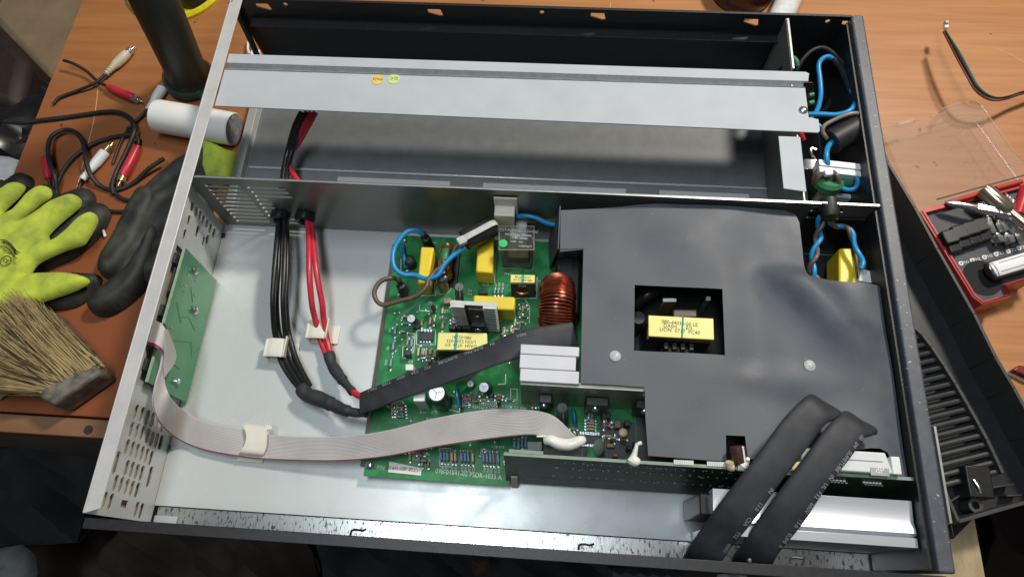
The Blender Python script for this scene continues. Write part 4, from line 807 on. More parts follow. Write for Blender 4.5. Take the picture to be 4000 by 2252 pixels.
# ------------------------------------------------------------------ flat black sleeves
def sleeve(label,pts,wd,w,t,lets,sz=.30,name='cable_sleeve',side=0):
    T=thing(name,label,'cable sleeve',tuple(at(*pts[0][:2],z=pts[0][2])),'flat black cable sleeves')
    P=[at(u,v,z=z) for u,v,z in pts]; SL=MB().sweep(P,wd,w,t,24,0,8,.72).build('sleeve',M['shrink'],T)
    return SL,P
T,P=sleeve('flat black sleeve crossing diagonally over the green board',[(1412,1574,2.6),(1480,1548,3.3),(1560,1515,3.9),(1740,1448,5.0),(1900,1390,5.8),(2030,1345,6.2),(2140,1322,6.0),(2243,1308,5.6)],(.30,1,.05),lambda q:.92+.1*q+.03*math.sin(q*19),lambda q:.26-.08*math.sin(math.pi*q)+.02*math.sin(q*31),'')
def along(P,offs,string,h,T,wf,m,flip=True,lift=.3,start=.05,gap=1.0):
    C=catmull(P,16); L=[0]
    for i in range(1,len(C)): L.append(L[-1]+(C[i]-C[i-1]).length)
    tot=L[-1]; words=string.split(' '); s=start*tot
    for wd_ in words:
        ln=len(wd_)*h*.86; c=s+ln/2
        if c>tot*.98: break
        i=min(range(len(L)),key=lambda k:abs(L[k]-c)); d=(C[min(i+1,len(C)-1)]-C[max(i-1,0)]).normalized(); sd=V((-d.y,d.x,0)).normalized()*wf(c/tot)
        n=d.cross(V((-d.y,d.x,0)).normalized()); n = n if n.z>0 else -n; n=(n+sd*offs[1]).normalized()
        text(wd_,C[i]+sd*offs[0]+n*lift,d if not flip else -d,h,m,T,n=n); s+=ln+h*gap
ms=mat('faded_white_print',(.34,.35,.36),.6)
P2=P[::-1]
along(P2,(-.55,-.25),'(P13.0/6.5 ULc 600V)',.22,T,lambda q:1,ms,False,.24,.03)
along(P,(.62,.25),'VW-1 TYPE 600V CSA F32 SUMITUBE SUMI-PAC IN'[::1],.26,T,lambda q:1,ms,True,.22,.05,1.5)
T1,PA=sleeve('left one of the two flat black sleeves bent at the lower right',[(2722,2206,3.0),(2748,2172,5.6),(2800,2095,7.0),(2870,2005,8.3),(2970,1872,9.3),(3060,1752,9.7),(3130,1660,9.8),(3180,1606,9.7),(3215,1588,9.2),(3232,1600,8.2)],[V((1,-.62,0))]*8+[V((1,-.5,-.2)),V((1,-.4,-.2))],lambda q:1.10-.06*q+.03*math.sin(q*23),lambda q:.33+.035*math.sin(q*17)+.02*math.sin(q*41),'')
T2,PB=sleeve('right one of the two flat black sleeves bent at the lower right',[(2915,2216,3.0),(2945,2180,5.6),(2990,2110,7.2),(3070,2005,8.4),(3150,1890,9.2),(3230,1785,9.5),(3290,1705,9.5),(3325,1662,9.2),(3355,1655,8.6),(3365,1668,7.8)],[V((1,-.62,0))]*8+[V((1,-.5,-.2)),V((1,-.4,-.2))],lambda q:1.10-.06*q+.03*math.sin(q*23),lambda q:.33+.035*math.sin(q*17)+.02*math.sin(q*41),'')
along(PA,(-.72,-.3),'IN SUMI 600V F32 CSA 13.0 IN',.27,T1,lambda q:1,ms,True,.31,.10,1.6)
along(PB,(-.74,-.3),'6 SUMI 13.0 600V F32 UL IN SUMITUBE 3M 600',.27,T2,lambda q:1,ms,True,.31,.30,.7)
# ------------------------------------------------------------------ mains wires on the board
def cable(name,label,cat,pts,r,m,grp=None,n=12): 
    return tag(MB().tube([at(u,v,z=z) for u,v,z in pts],r,n,0,8).build(name,m),label,cat,grp)
cable('blue_wire','blue wire looping over the upper left corner of the green board','wire',[(1655,917,3.6),(1625,900,4.3),(1585,908,4.6),(1545,960,4.6),(1534,1010,4.6),(1545,1050,4.5),(1578,1072,4.4),(1620,1074,4.4),(1665,1088,4.5),(1710,1075,4.7),(1735,1035,4.9),(1770,998,5.0),(1815,965,5.0)],.20,M['blue'])
cable('brown_wire','brown wire making a round loop beyond the left edge of the green board','wire',[(1562,1102,2.6),(1545,1088,3.6),(1520,1086,4.0),(1485,1100,4.0),(1463,1135,3.9),(1470,1172,3.8),(1500,1190,3.8),(1555,1176,4.0),(1620,1158,4.3),(1662,1125,4.6),(1672,1095,4.6),(1700,1060,4.5),(1750,1025,4.6),(1768,1000,4.8),(1780,965,4.9),(1812,940,5.0)],.19,M['brown'])
cable('blue_jumper','short straight blue jumper wire standing by the yellow capacitor','wire',[(1572,958,1.4),(1573,980,2.0),(1580,1015,2.0),(1585,1045,1.6)],.19,M['blue'])
for nm,pts,lb in (('terminal_boot',[(1655,912,3.8),(1664,935,3.0),(1680,965,1.6)],'black terminal boot above the left yellow capacitor'),('terminal_boot',[(1557,1092,3.2),(1568,1120,2.3),(1578,1150,1.5)],'black terminal boot under the end of the looping brown wire')):
    tag(MB().tube([at(u,v,z=z) for u,v,z in pts],lambda q:.24+.16*(q>.35),12,0,8).build(nm,M['rubber']),lb,'terminal','black terminal boots')
for k,(u,v) in enumerate(((1582,942),(1592,1060),(1560,1152),(1596,1150))):
    MB().lathe([(.3,0),(.26,.12),(.1,.3),(0,.32)],at(u,v,z=PZ),n=9).build('solder_lump',M['solder'],main)
MB().lathe([(.5,0),(.5,.9),(.3,1.1)],at(1606,1035,z=PZ),n=12).build('varistor',M['rubber'],main)
ft=thing('ferrite_core','black ferrite core tied with a pale cable tie above the yellow capacitors','ferrite core',tuple(at(1868,905,z=4.6)))
fa=at(1812,940,z=4.9); fb=at(1926,880,z=4.9); MB().lathe([(.42,0),(.80,0),(.86,.06),(.86,(fb-fa).length-.06),(.80,(fb-fa).length),(.42,(fb-fa).length)],fa,fb-fa,24).build('core',M['rubber'],ft)
dr=(fb-fa).normalized(); sd=V((-dr.y,dr.x,0)); up=V((0,0,1))
o_=-.25
MB().sweep([fa-dr*.16-up*.2+sd*o_,fa-dr*.12+up*.80+sd*o_,(fa+fb)/2+up*.93+sd*o_,fb+dr*.1+up*.85+sd*o_,fb+dr*.2-up*.1+sd*o_],sd,.26,.05,10).build('cable_tie',mat('grey_white_nylon',(.60,.60,.58),.4),ft)
MB().obox(fa-dr*.28+up*.75+sd*(o_-.05),dr*.34,sd*.34,up*.26).build('tie_head',mat('grey_white_nylon',(.60,.60,.58),.4),ft,.08)
cable('blue_wire','blue wire leaving the cream clip towards the grey sheet','wire',[(2015,845,4.6),(2050,843,4.8),(2090,850,4.8),(2140,872,4.6),(2190,880,4.4)],.20,M['blue'])
cable('brown_wire','brown wire beside the blue one, between cream clip and grey sheet','wire',[(2015,850,4.2),(2050,858,4.2),(2090,866,4.0),(2150,862,3.8),(2190,860,3.6)],.19,M['brown'])
# ------------------------------------------------------------------ right-hand bay
fc=thing('ferrite_cylinder','thick black ferrite cylinder in the narrow bay beside the front panel','ferrite core',tuple(at(3300,520,z=6)))
fa=at(3246,556,z=6.2); fb=at(3365,490,z=6.6); L_=(fb-fa).length
MB().lathe([(.45,0),(.98,0),(1.06,.1),(1.06,L_-.1),(.95,L_),(.4,L_)],fa,fb-fa,32).build('core',M['rubber'],fc)
RB='wires in the right-hand bay'
cable('blue_wire','blue wire bowing right and back to the shelf end, above the ferrite cylinder','wire',[(3160,446,6.5),(3210,446,6.8),(3270,448,7.0),(3320,432,7.2),(3341,400,7.0),(3334,370,6.8),(3320,345,6.6)],.21,M['blue'],RB)
cable('black_sleeved_wire','black sleeved wire running down to the blue wire in the right bay','wire',[(3322,355,6.6),(3305,310,6.4),(3285,265,6.2),(3258,232,6.0)],.26,M['rubber'],RB)
cable('blue_wire','blue wire with a tight bend at the top of the right-hand bay','wire',[(3258,232,5.9),(3240,222,5.8),(3215,228,5.7),(3198,255,5.5),(3203,310,5.3),(3206,370,5.2),(3196,420,5.4),(3182,448,5.6)],.21,M['blue'],RB)
cable('blue_wire','short blue wire between the shelf end and the ferrite cylinder','wire',[(3165,462,5.6),(3185,480,5.6),(3212,502,5.6)],.2,M['blue'],RB)
cable('blue_wire','blue wire coming out of the ferrite cylinder towards the green toroid','wire',[(3250,555,6.4),(3234,575,6.6),(3228,605,6.8),(3232,635,6.6),(3240,662,6.0),(3236,690,5.6)],.22,M['blue'],RB)
cable('brown_wire','brown wire arching high at the top of the right-hand bay','wire',[(3112,275,4.6),(3135,235,5.2),(3170,200,5.6),(3210,186,5.8),(3250,205,6.0),(3290,245,6.2),(3322,280,6.4)],.2,M['rubber'],RB)
cable('bare_brown_wire','bare greyish brown wire end beside the front panel','wire',[(3318,278,6.4),(3335,295,6.2),(3354,314,6.0)],.16,mat('pale_brown_wire',(.42,.33,.28),.35),RB)
cable('pale_brown_wire','pale brown wire looped around the end of the ferrite cylinder','wire',[(3232,542,6.4),(3214,515,6.7),(3222,490,7.0),(3260,468,7.2),(3310,448,7.5),(3350,443,7.5),(3375,460,7.2),(3380,480,6.8)],.17,mat('taupe_wire',(.30,.24,.20),.35),RB)
cable('red_wire','short dark red wire below the right end of the shelf','wire',[(3122,515,5.5),(3130,530,5.4),(3138,548,5.2)],.25,M['red'],RB)
cable('black_cable','black cable lying deep in the right bay','wire',[(3150,480,2.5),(3230,420,2.8),(3260,330,3),(3245,260,2.6)],.28,M['black'],RB)
cable('green_wire','green wire curl behind the divider plate','wire',[(3100,225,6),(3112,240,6),(3115,258,5.8)],.2,M['core'],RB)
gs=thing('green_terminal','pale green terminal screws at the right end of the shelf','terminal',tuple(at(3170,385,z=5)))
for v in (372,402): MB().cyl(at(3160,v+2,z=5.5),at(3177,v-3,z=5.5),.2).build('terminal_pin',M['core'],gs)
MB().box(48.9,49.5,8.6,10.6,4,5.2).build('terminal_body',M['core'],gs,.1)
wb=thing('terminal_block','white plastic terminal bars with metal tabs in the right-hand bay','terminal block',tuple(at(3270,640,z=5)))
a=at(3200,672,z=6.4); b=at(3370,620,z=6.4)
for y0,y1,zt in ((-.02,.5,6.5),(.55,1.1,6.6)): MB().hexa([(a.x,a.y+y0,5.2),(b.x,a.y+y0-.3,5.2),(b.x,a.y+y1-.3,5.2),(a.x,a.y+y1,5.2),(a.x,a.y+y0,zt),(b.x,a.y+y0-.3,zt),(b.x,a.y+y1-.3,zt),(a.x,a.y+y1,zt)]).build('bar',M['white'],wb,.05)
MB().hexa([(b.x-3,a.y-.95,3),(b.x-.2,a.y-1.1,3),(b.x-.2,a.y-.7,3),(b.x-3,a.y-.5,3),(b.x-3,a.y-.95,4.4),(b.x-.2,a.y-1.1,4.4),(b.x-.2,a.y-.7,4.4),(b.x-3,a.y-.5,4.4)]).build('lower_bar',M['white'],wb,.04)
MB().obox(at(3170,642,z=5.4),V((.55,0,0)),V((0,.5,0)),V((.1,0,.06))).build('metal_tab',M['steel'],wb,.05)
MB().tube([at(3182,618,z=5.3),at(3170,600,z=5.6),at(3168,580,z=5.7),at(3188,585,z=5.7)],.11,8).build('metal_tab',M['steel'],wb)
MB().box(49.2,50.4,1.0,4.5,2.0,4.4).build('terminal_body',mat('grey_green_plastic',(.10,.12,.11),.4),wb,.1)
ub2=MB(); 
tr_=thing('green_toroid','green toroid wrapped with brown and blue wires next to the bushing','toroid',tuple(at(3235,715,z=5)))
c=at(3236,712,z=5.4); MB().lathe([(.9,-.45),(1.15,-.3),(1.2,.2),(1.0,.5),(.5,.5),(.4,0),(.5,-.4)],c,(0,.3,1),28).build('core',M['core'],tr_)
for pts in ([(3196,735,5.0),(3190,705,5.8),(3215,682,6.2),(3222,720,5.2)],[(3250,668,6.3),(3272,690,6.4),(3276,725,5.8),(3262,748,5.0)],[(3260,655,6.0),(3225,650,6.0),(3185,680,5.8),(3180,720,5.0)]): MB().tube([at(u,v,z=z) for u,v,z in pts],.2,10).build('brown_winding',M['brown'],tr_)
MB().obox(at(3234,676,z=6.5),V((.32,.06,0)),V((-.05,.28,0)),V((0,0,.22))).build('tie_head',M['white'],tr_,.1)
gc=thing('green_cylinder','short green cylinder with a blue wire curled round its end, right of the toroid','inductor',tuple(at(3300,706,z=5)))
MB().cyl(at(3285,706,z=5.4),at(3322,708,z=5.4),.55,n=24).build('core',M['core'],gc)
MB().tube([at(u,v,z=z) for u,v,z in ((3288,735,5.6),(3318,742,5.8),(3342,732,6),(3350,705,6.1),(3335,685,6.1),(3315,685,6),(3305,700,5.6))],.2,10).build('blue_winding',M['blue'],gc)
def helix(P,r,turns,ph):
    C=catmull(P,20); out=[]
    for i,p_ in enumerate(C):
        T_=(C[min(i+1,len(C)-1)]-C[max(i-1,0)]).normalized(); A=V((-T_.y,T_.x,0)).normalized(); B_=T_.cross(A); a=ph+2*math.pi*turns*i/len(C); out.append(p_+(A*math.cos(a)+B_*math.sin(a))*r)
    return out
tw=thing('twisted_wires','blue and brown wires twisted together, hanging from the bushing beside the grey sheet','wires',tuple(at(3200,950,z=6)))
Lb=[at(u,v,z=z) for u,v,z in ((3222,812,7.2),(3208,850,6.8),(3200,900,6.2),(3192,950,6.0),(3178,1005,5.8),(3170,1050,5.4),(3182,1085,5.0),(3196,1110,4.6))]
Rb=[at(u,v,z=z) for u,v,z in ((3225,812,7.0),(3238,850,6.6),(3265,875,6.4),(3300,895,6.4),(3335,925,6.3),(3352,965,6.4),(3358,1010,6.4),(3360,1050,6.2))]
for P_,m_,ph in ((Lb,M['blue'],0),(Lb,M['brown'],math.pi)): MB().tube(helix(P_,.2,2.9,ph),.19,10,0,0).build('wire',m_,tw)
MB().tube(helix(Rb,.2,2.2,0.6),.20,10,0,0).build('wire',M['blue'],tw); MB().tube(helix(Rb[:5],.2,2.0,.6+math.pi),.19,10,0,0).build('wire',M['brown'],tw)
fo=thing('filter_board','small olive board with a yellow capacitor standing beside the front panel','circuit board',tuple(at(3390,1000,z=3)))
MB().box(53.0,53.3,-5.9,-2.0,.3,5.6).build('board',M['olive'],fo)
ubox(3278,968,3358,1112,5.2,2.6).build('box_capacitor',M['yellow'],fo,.15); ubox(3356,972,3404,1060,4.6,2.6).build('box_capacitor',mat('amber_capacitor',(.45,.26,.03),.4),fo,.1)
ubox(3330,950,3392,966,2.8,1.0).build('olive_part',mat('olive_part',(.12,.16,.06),.4),fo,.1)
MB().lathe([(.34,0),(.3,.2),(.1,.35),(0,.36)],at(3410,935,z=3.6),n=14).build('screw_head',M['steel'],fo)
MB().hexa([(q_.x,q_.y,z) for z in (5.2,5.7) for q_ in [at(u,v,z=5.6) for u,v in ((3352,1098),(3420,1108),(3424,1068),(3362,1048))]]).build('white_connector',M['white'],fo,.08)
MB().hexa([(q_.x,q_.y,z) for z in (4.9,5.9) for q_ in [at(u,v,z=5.6) for u,v in ((3335,1075),(3382,1075),(3378,1020),(3345,1015))]]).build('clear_boot',M['relayclear'],fo,.1)
# ------------------------------------------------------------------ left of the case
def T_(u,v,z=TZ): return at(u,v,z=z)
RG='phono plug leads'
def plug(label,u0,v0,u1,v1,m,zc,leadpts,kind=0,name='phono_plug',tipm='steel'):
    """u0,v0 cable end; u1,v1 tip end"""
    a=at(u0,v0,z=zc); b=at(u1,v1,z=zc-.05); d=(b-a).normalized(); L=(b-a).length
    t=thing(name,label,'phono plug',tuple(a),RG)
    if kind==0: pr=[(.14,0),(.22,.0),(.24,L*.10),(.30,L*.22),(.46,L*.36),(.50,L*.55),(.44,L*.72),(.40,L*.75)]
    elif kind==1: pr=[(.16,0),(.30,.0),(.30,L*.2),(.34,L*.24),(.48,L*.42),(.50,L*.60),(.50,L*.70),(.40,L*.72)]
    else: pr=[(.16,0),(.26,.05),(.40,L*.2),(.44,L*.45),(.46,L*.72),(.40,L*.75)]
    MB().lathe(pr,a,d,22).build('plug_body',m,t)
    for k in range(4): MB().lathe([(.29,0),(.33,.03),(.33,.09),(.29,.12)],a+d*(L*.02+k*.24*L/3.2),d,18).build('strain_relief',m,t)
    MB().lathe([(.0,L*.74),(.36,L*.74),(.37,L*.86),(.30,L*.87)],a,d,20).build('plug_shell',M[tipm],t)
    MB().lathe([(.12,L*.72),(.12,L*.97),(.05,L)],a,d,12).build('plug_tip',M[tipm],t)
    MB().tube([at(u,v,z=z) for u,v,z in leadpts]+[a+d*.2],.15,10,0,8).build('cable',M['rubber'],t)
    return t
z0=TZ+.2
plug('old cream phono plug with a short cut black cable, nearest the bench corner',412,290,528,180,mat('aged_cream_plastic',(.62,.56,.40),.45),TZ+.55,[(206,408,z0),(235,380,z0+.05),(300,355,z0+.1),(370,325,z0+.35)],0)
plug('red phono plug with a short cut cable lying below the old cream one',420,338,556,398,M['redp'],TZ+.55,[(248,236,z0+.9),(290,250,z0+.8),(340,280,z0+.5),(382,318,z0+.35)],2)
plug('white phono plug lying against the roll of paper',578,430,660,310,M['white'],TZ+.6,[(440,640,z0),(470,560,z0),(505,500,z0),(540,465,z0+.1),(565,440,z0+.2)],1)
plug('white phono plug with a long gold pin, in the loop of black cable',322,700,446,552,M['white'],TZ+.55,[(300,760,z0),(312,725,z0),(320,708,z0+.1)],1,tipm='gold')
plug('red phono plug with gold contacts beside the black glove',540,570,460,730,M['redp'],TZ+.55,[(500,500,z0+.3),(520,525,z0+.4),(540,540,z0+.3),(541,560,z0+.2)],2,tipm='gold')
plug('red phono plug half hidden under the black cable by the lime glove',190,700,178,588,M['redp'],TZ+.5,[(200,740,z0),(196,722,z0)],2)
def rope(label,pts,r=.20,zb=z0): return tag(MB().tube([at(u,v,z=z) for u,v,z in pts],r,12,0,10).build('black_cable',M['rubber']),label,'cable',RG)
rope('long black cable entering from the left edge and looping down beside the red plug',[(20,475,z0),(90,480,z0),(160,470,z0),(230,462,z0),(330,448,z0),(410,437,z0+.1),(465,440,z0+.2),(505,460,z0+.4),(525,495,z0+.6),(520,530,z0+.6),(490,600,z0+.2),(455,670,z0),(438,725,z0+.1),(445,760,z0)],.22)
rope('black cable arching high over the red plug and looping up to the black glove',[(216,790,z0),(222,750,z0+.2),(215,690,z0+.9),(195,640,z0+1),(188,575,z0+.8),(205,530,z0+.5),(255,507,z0+.3),(300,520,z0+.4),(325,560,z0+.6),(335,620,z0+.9),(352,680,z0+.7),(390,725,z0+.1),(450,742,z0),(520,715,z0),(580,660,z0+.5),(640,620,z0+.8)],.21)
rope('black cable from the crossing by the paper roll down to the lime glove',[(520,525,z0+.2),(450,535,z0),(370,560,z0),(300,605,z0),(255,655,z0),(230,700,z0),(218,740,z0)],.21)
rope('short stretch of black cable between the two gloves',[(400,820,z0),(450,826,z0),(520,826,z0)],.18); rope('black cable curling under the black glove below the gold plug',[(440,735,z0),(460,765,z0),(490,780,z0),(530,785,z0)],.2)
tag(MB().cyl(at(396,880,z=z0),at(412,925,z=z0),.13,n=10).build('cotton_stick',M['white']),'thin white stick lying between the two gloves','stick')
# paper roll
pr_=thing('paper_roll','white roll of paper lying on the bench, partly under the case flange','paper roll',tuple(at(760,480,z=.9)))
ra=at(612,452,z=.95); rbb=at(915,505,z=.95); d=(rbb-ra).normalized(); L_=(rbb-ra).length
MB().lathe([(.5,0),(1.42,0),(1.56,.12),(1.58,L_*.5),(1.56,L_-.08),(1.48,L_),(.52,L_),(.50,L_-.5),(.3,.4)],ra,d,40).build('paper',M['papr'],pr_)
MB().lathe([(.46,L_-.02),(.54,L_+.03),(.56,L_-.02)],ra,d,30).build('core_rim',mat('cardboard',(.35,.30,.25),.7),pr_); MB().lathe([(.48,L_-.3),(0,L_-.3)],ra,d,24).build('core_hole',M['ink'],pr_)
MB().lathe([(1.02,L_+.005),(1.47,L_+.005)],ra,d,40).build('roll_end',mat('paper_end',(.55,.55,.60),.7,0,(.48,.48,.53),3),pr_)
# dark tube standing on the bench
tu=thing('dark_tube','tall black-green tube with a thick ring foot standing left of the case','tube',tuple(at(745,350,z=TZ)))
fo_=at(748,325,z=TZ); top=at(590,-30,z=12.0); d=(top-fo_).normalized(); L_=(top-fo_).length*1.7
MB().lathe([(2.0,0),(2.35,.15),(2.4,1.0),(2.2,1.5),(1.95,1.8),(1.9,2.4),(2.0,L_)],fo_,d,40).build('tube_body',M['tube'],tu)
MB().lathe([(2.36,.75),(2.46,.85),(2.46,1.15),(2.2,1.5)],fo_,d,40).build('foot_ring',mat('green_ring',(.02,.07,.055),.3),tu)
MB().tube([at(770,360,z=TZ+.8),at(790,372,z=TZ+.7),at(800,385,z=TZ+.6)],.4,12).build('foot_tab',mat('green_ring',(.02,.07,.055),.3),tu)
yd=thing('yellow_dish','shallow yellow plastic dish with a black hub behind the dark tube','dish',tuple(at(700,-75,z=TZ)))
yc=at(695,-62,z=TZ); MB().lathe([(0,.1),(4.7,.1),(4.95,.55),(5.3,.6),(5.5,.35),(5.45,0),(0,0)],yc,n=64).build('dish',M['yel2'],yd); MB().lathe([(0,2.0),(1.7,2.0),(1.9,1.7),(2.0,.15)],yc+V((2.2,-1.6,0)),n=40).build('hub',M['black'],yd)
MB().box(yc.x+6.0,yc.x+7.4,yc.y-1.2,yc.y+2,.0+TZ,TZ+1.2).build('clip_block',M['black'],yd,.2)
wr=MB().tube([at(972,150,z=.0),at(968,190,z=0),at(975,210,z=0)],.12,8).build('white_wire',M['white']); tag(wr,'short white wire on the bench seen through the gap beside the left flange','wire')
tag(MB().box(at(975,205,z=0).x,at(1010,205,z=0).x,at(990,212,z=0).y-.3,at(990,190,z=0).y,TZ,TZ+.6).build('white_connector',M['white'],bevel=.1),'small white connector on the bench behind the shelf','connector')
# lime glove, back of the hand up
def zp(x,y,dx=0,dy=0,z=0): q=at(dx+x/2.231,dy+650+y/2.231,z=z); return (q.x,q.y)
gl=thing('work_glove','lime knitted work glove with black rubber palm, lying back up at the left edge','glove',tuple(T_(100,950)))
yp=[(-60,215),(0,170),(60,130),(130,118),(175,135),(175,175),(110,255),(40,320),(-10,375),(10,395),(60,372),(100,352),(160,280),(220,215),(300,160),(370,148),(412,180),(405,240),(330,290),(220,380),(150,435),(160,452),(240,410),(340,340),(430,280),(540,235),(620,222),(672,260),(665,320),(600,380),(500,460),(400,560),(390,590),(410,618),(460,612),(560,530),(650,440),(730,390),(790,380),(820,430),(800,500),(740,600),(690,660),(560,700),(420,760),(300,820),(250,880),(225,925),(260,912),(400,905),(560,905),(700,935),(745,975),(700,1020),(600,1070),(450,1120),(270,1175),(100,1200),(-60,1225),(-260,1240),(-260,700)]
MB().pillow([zp(x,y,z=1.6) for x,y in yp][::-1],.85,.8,1.05,0,.22,.07).build('knit_back',M['gfab'],gl)
bp=[(-80,110),(0,90),(100,25),(170,20),(225,60),(220,130),(150,215),(90,285),(110,290),(220,190),(330,125),(420,130),(455,170),(470,215),(540,190),(640,155),(720,150),(770,200),(775,270),(735,320),(790,282),(860,285),(912,350),(905,410),(860,500),(800,580),(720,660),(620,730),(540,780),(420,830),(330,870),(290,912),(400,895),(560,888),(700,893),(800,905),(830,950),(800,1015),(750,1085),(670,1150),(560,1200),(430,1215),(300,1215),(100,1235),(-60,1260),(-260,1270),(-260,700)]
MB().pillow([zp(x,y,z=.5) for x,y in bp][::-1],1.1,1.0,TZ+.2,0,.26,.06).build('rubber_palm',M['gblk'],gl)
pk=M['ink']; 
for pts in ([(10,645),(60,650),(110,690),(150,740),(178,752)],[(20,665),(70,670),(120,720),(150,765)],[(40,655),(90,690),(130,745),(140,770)],[(0,700),(50,705),(100,740),(130,790),(150,800)]):
    MB().tube([V((*zp(x,y,z=1.9),2.02)) for x,y in pts],.045,5,0,4).build('print_line',pk,gl)
cx,cy=zp(58,825,z=1.9); q=MB()
for k in range(20): a=2*math.pi*k/20; q.tube([V((cx+.46*math.cos(a),cy+.46*math.sin(a),2.02)),V((cx+.46*math.cos(a+.33),cy+.46*math.sin(a+.33),2.02))],.03,5,0,0)
q.build('print_ring',pk,gl); text('CE',(cx,cy,2.02),(.9,-.45,0),.38,pk,gl); text('CAT',(cx+.7,cy-.05,2.0),(.5,-.85,0),.24,pk,gl); text('EN 388',(cx-.2,cy+.85,2.02),(.9,-.45,0),.24,pk,gl); text('2242',(cx-.55,cy-.95,2.0),(.9,-.45,0),.24,pk,gl)
# black glove, palm up
g2=thing('work_glove','black rubber-coated work glove, palm up, with its lime cuff under the case flange','glove',tuple(T_(520,950)))
def z2(x,y): q=at(x/1.812,650+y/1.812,z=.8); return (q.x,q.y)
b2=[(1400,-190),(1200,-80),(1050,40),(960,130),(880,250),(840,330),(790,430),(740,520),(690,600),(662,680),(672,730),(720,760),(760,770),(700,830),(610,920),(592,975),(620,1015),(700,1022),(800,980),(900,905),(985,820),(1010,800),(985,900),(990,1020),(1040,1090),(1100,1080),(1180,980),(1290,830),(1380,560),(1480,200),(1500,-150)]
MB().pillow([z2(x,y) for x,y in b2][::-1],1.3,1.25,TZ+.15,0,.28,.10).build('rubber_palm',M['gblk'],g2)
MB().pillow([z2(x,y) for x,y in [(960,130),(880,250),(840,330),(790,430),(740,520),(690,600),(662,680),(672,735),(720,762),(770,765),(850,700),(940,580),(1020,420),(1090,240),(1080,120)]][::-1],1.0,1.35,TZ+.5,0,.26,.06).build('glove_finger',M['gblk'],g2)
MB().pillow([z2(x,y) for x,y in [(770,775),(700,830),(610,920),(590,975),(620,1018),(700,1024),(800,982),(900,905),(985,820),(1060,660),(1120,470),(1080,380),(1020,440),(940,590),(860,705)]][::-1],1.0,1.5,TZ+.45,0,.26,.06).build('glove_finger',M['gblk'],g2)
cf=[at(u,v,z=.9) for u,v in ((775,515),(870,565),(935,580),(908,700),(800,705),(770,640))]
cf=[V((min(c.x,-.25),c.y,0)) for c in cf]
MB().pillow([(c.x,c.y) for c in cf][::-1],.9,.8,TZ+.7,0,.22,.08).build('lime_cuff',M['gfab'],g2)
# wide dusty brush
br=thing('paint_brush','wide dusty paint brush with splayed yellowish bristles at the lower left','brush',tuple(T_(250,1450)))
def zb(x,y,z=1.0): return at(x/2.417,1150+y/2.417,z=z)
MB().pillow([tuple(zb(x,y,1.0))[:2] for x,y in [(-160,60),(0,110),(110,70),(190,40),(300,90),(440,200),(600,360),(740,520),(800,620),(780,700),(620,830),(450,920),(300,910),(150,925),(0,880),(-160,900)]][::-1],1.2,.9,TZ+.4,0,.35,.12).build('bristle_mass',M['bristle'],br)
random.seed(21); br1=MB(); br2=MB()
for k in range(2300):
    s_=random.random(); root=zb(430+(960-430)*s_+random.gauss(0,8),930+(680-930)*s_+random.gauss(0,8),1.2); root.z=random.uniform(.3,1.9)
    tipf=[( -220,890),(-120,500),(60,120),(230,20),(430,165)]
    q_=min(3.999,max(0,s_*4+random.gauss(0,.25))); i=int(q_); fx=tipf[i][0]+(tipf[i+1][0]-tipf[i][0])*(q_-i); fy=tipf[i][1]+(tipf[i+1][1]-tipf[i][1])*(q_-i)
    tip=zb(fx+random.gauss(0,26),fy+random.gauss(0,24),1.2); tip.z=random.uniform(.0,2.2); cl=math.sin(s_*46)
    mid=(root+tip)/2+V((random.gauss(0,.12),random.gauss(0,.12),random.uniform(.1,.7)+.12*cl)); w=random.uniform(.03,.08)
    (br2 if (random.random()<.055 or abs(cl)>.985) else br1).tube([root,mid,root.lerp(tip,random.uniform(.8,1.05))],lambda q,w=w:w*(1.05-.7*q),4,0,4,False)
o=br1.build('bristles',mat('bristle_straw',(.50,.38,.18),.75,0,(.30,.21,.09),.5),br); o['kind']='stuff'; o=br2.build('dark_bristles',M['bristled'],br); o['kind']='stuff'
A=[zb(*p_) for p_ in ((395,965),(560,1075),(1010,760),(900,590))]
MB().hexa([V((p_.x,p_.y,TZ+.05)) for p_ in A]+[V((p_.x,p_.y,1.9)) for p_ in A]).build('ferrule',M['ferrule'],br,.35,bseg=4)
MB().hexa([V((p_.x,p_.y,TZ+.1)) for p_ in [zb(880,600),zb(930,630),zb(520,175),zb(450,150)]]+[V((p_.x,p_.y,1.5)) for p_ in [zb(860,620),zb(920,640),zb(500,190),zb(430,170)]]).build('side_plate',M['ferrule'],br,.12)
# beyond the bench on the left
def low(pts,z,h,name,m,label,cat,wob=.8,R=6,g=1.6):
    return tag(MB().pillow([tuple(at(u,v,z=z))[:2] for u,v in pts][::-1],R,h,z-h*.6,0,g,wob).build(name,m),label,cat)
tag(MB().hexa([V((q_.x,q_.y,z)) for z in (-58,-24) for q_ in [at(u,v,z=-24) for u,v in ((-60,60),(196,330),(420,-60),(200,-420))]]).build('beige_cushion',M['beige'],bevel=1.5),'beige cloth-covered block beyond the left edge of the bench','cushion')
tag(MB().hexa([V((q_.x,q_.y,z)) for z in (-50,-16) for q_ in [at(u,v,z=-16) for u,v in ((-420,300),(60,420),(110,215),(-60,40))]]).build('brown_bag',M['dbrown'],bevel=1.5),'dark brown leather bag at the left edge of the picture','bag')
tag(MB().pillow([tuple(at(u,v,z=-12))[:2] for u,v in ((-260,330),(30,340),(100,225),(200,330),(205,480),(160,600),(80,700),(-240,620))][::-1],7,7,-18,0,1.3,1.6).build('black_bag',M['bag']),'crumpled glossy black plastic bag next to the left bench edge','bag')
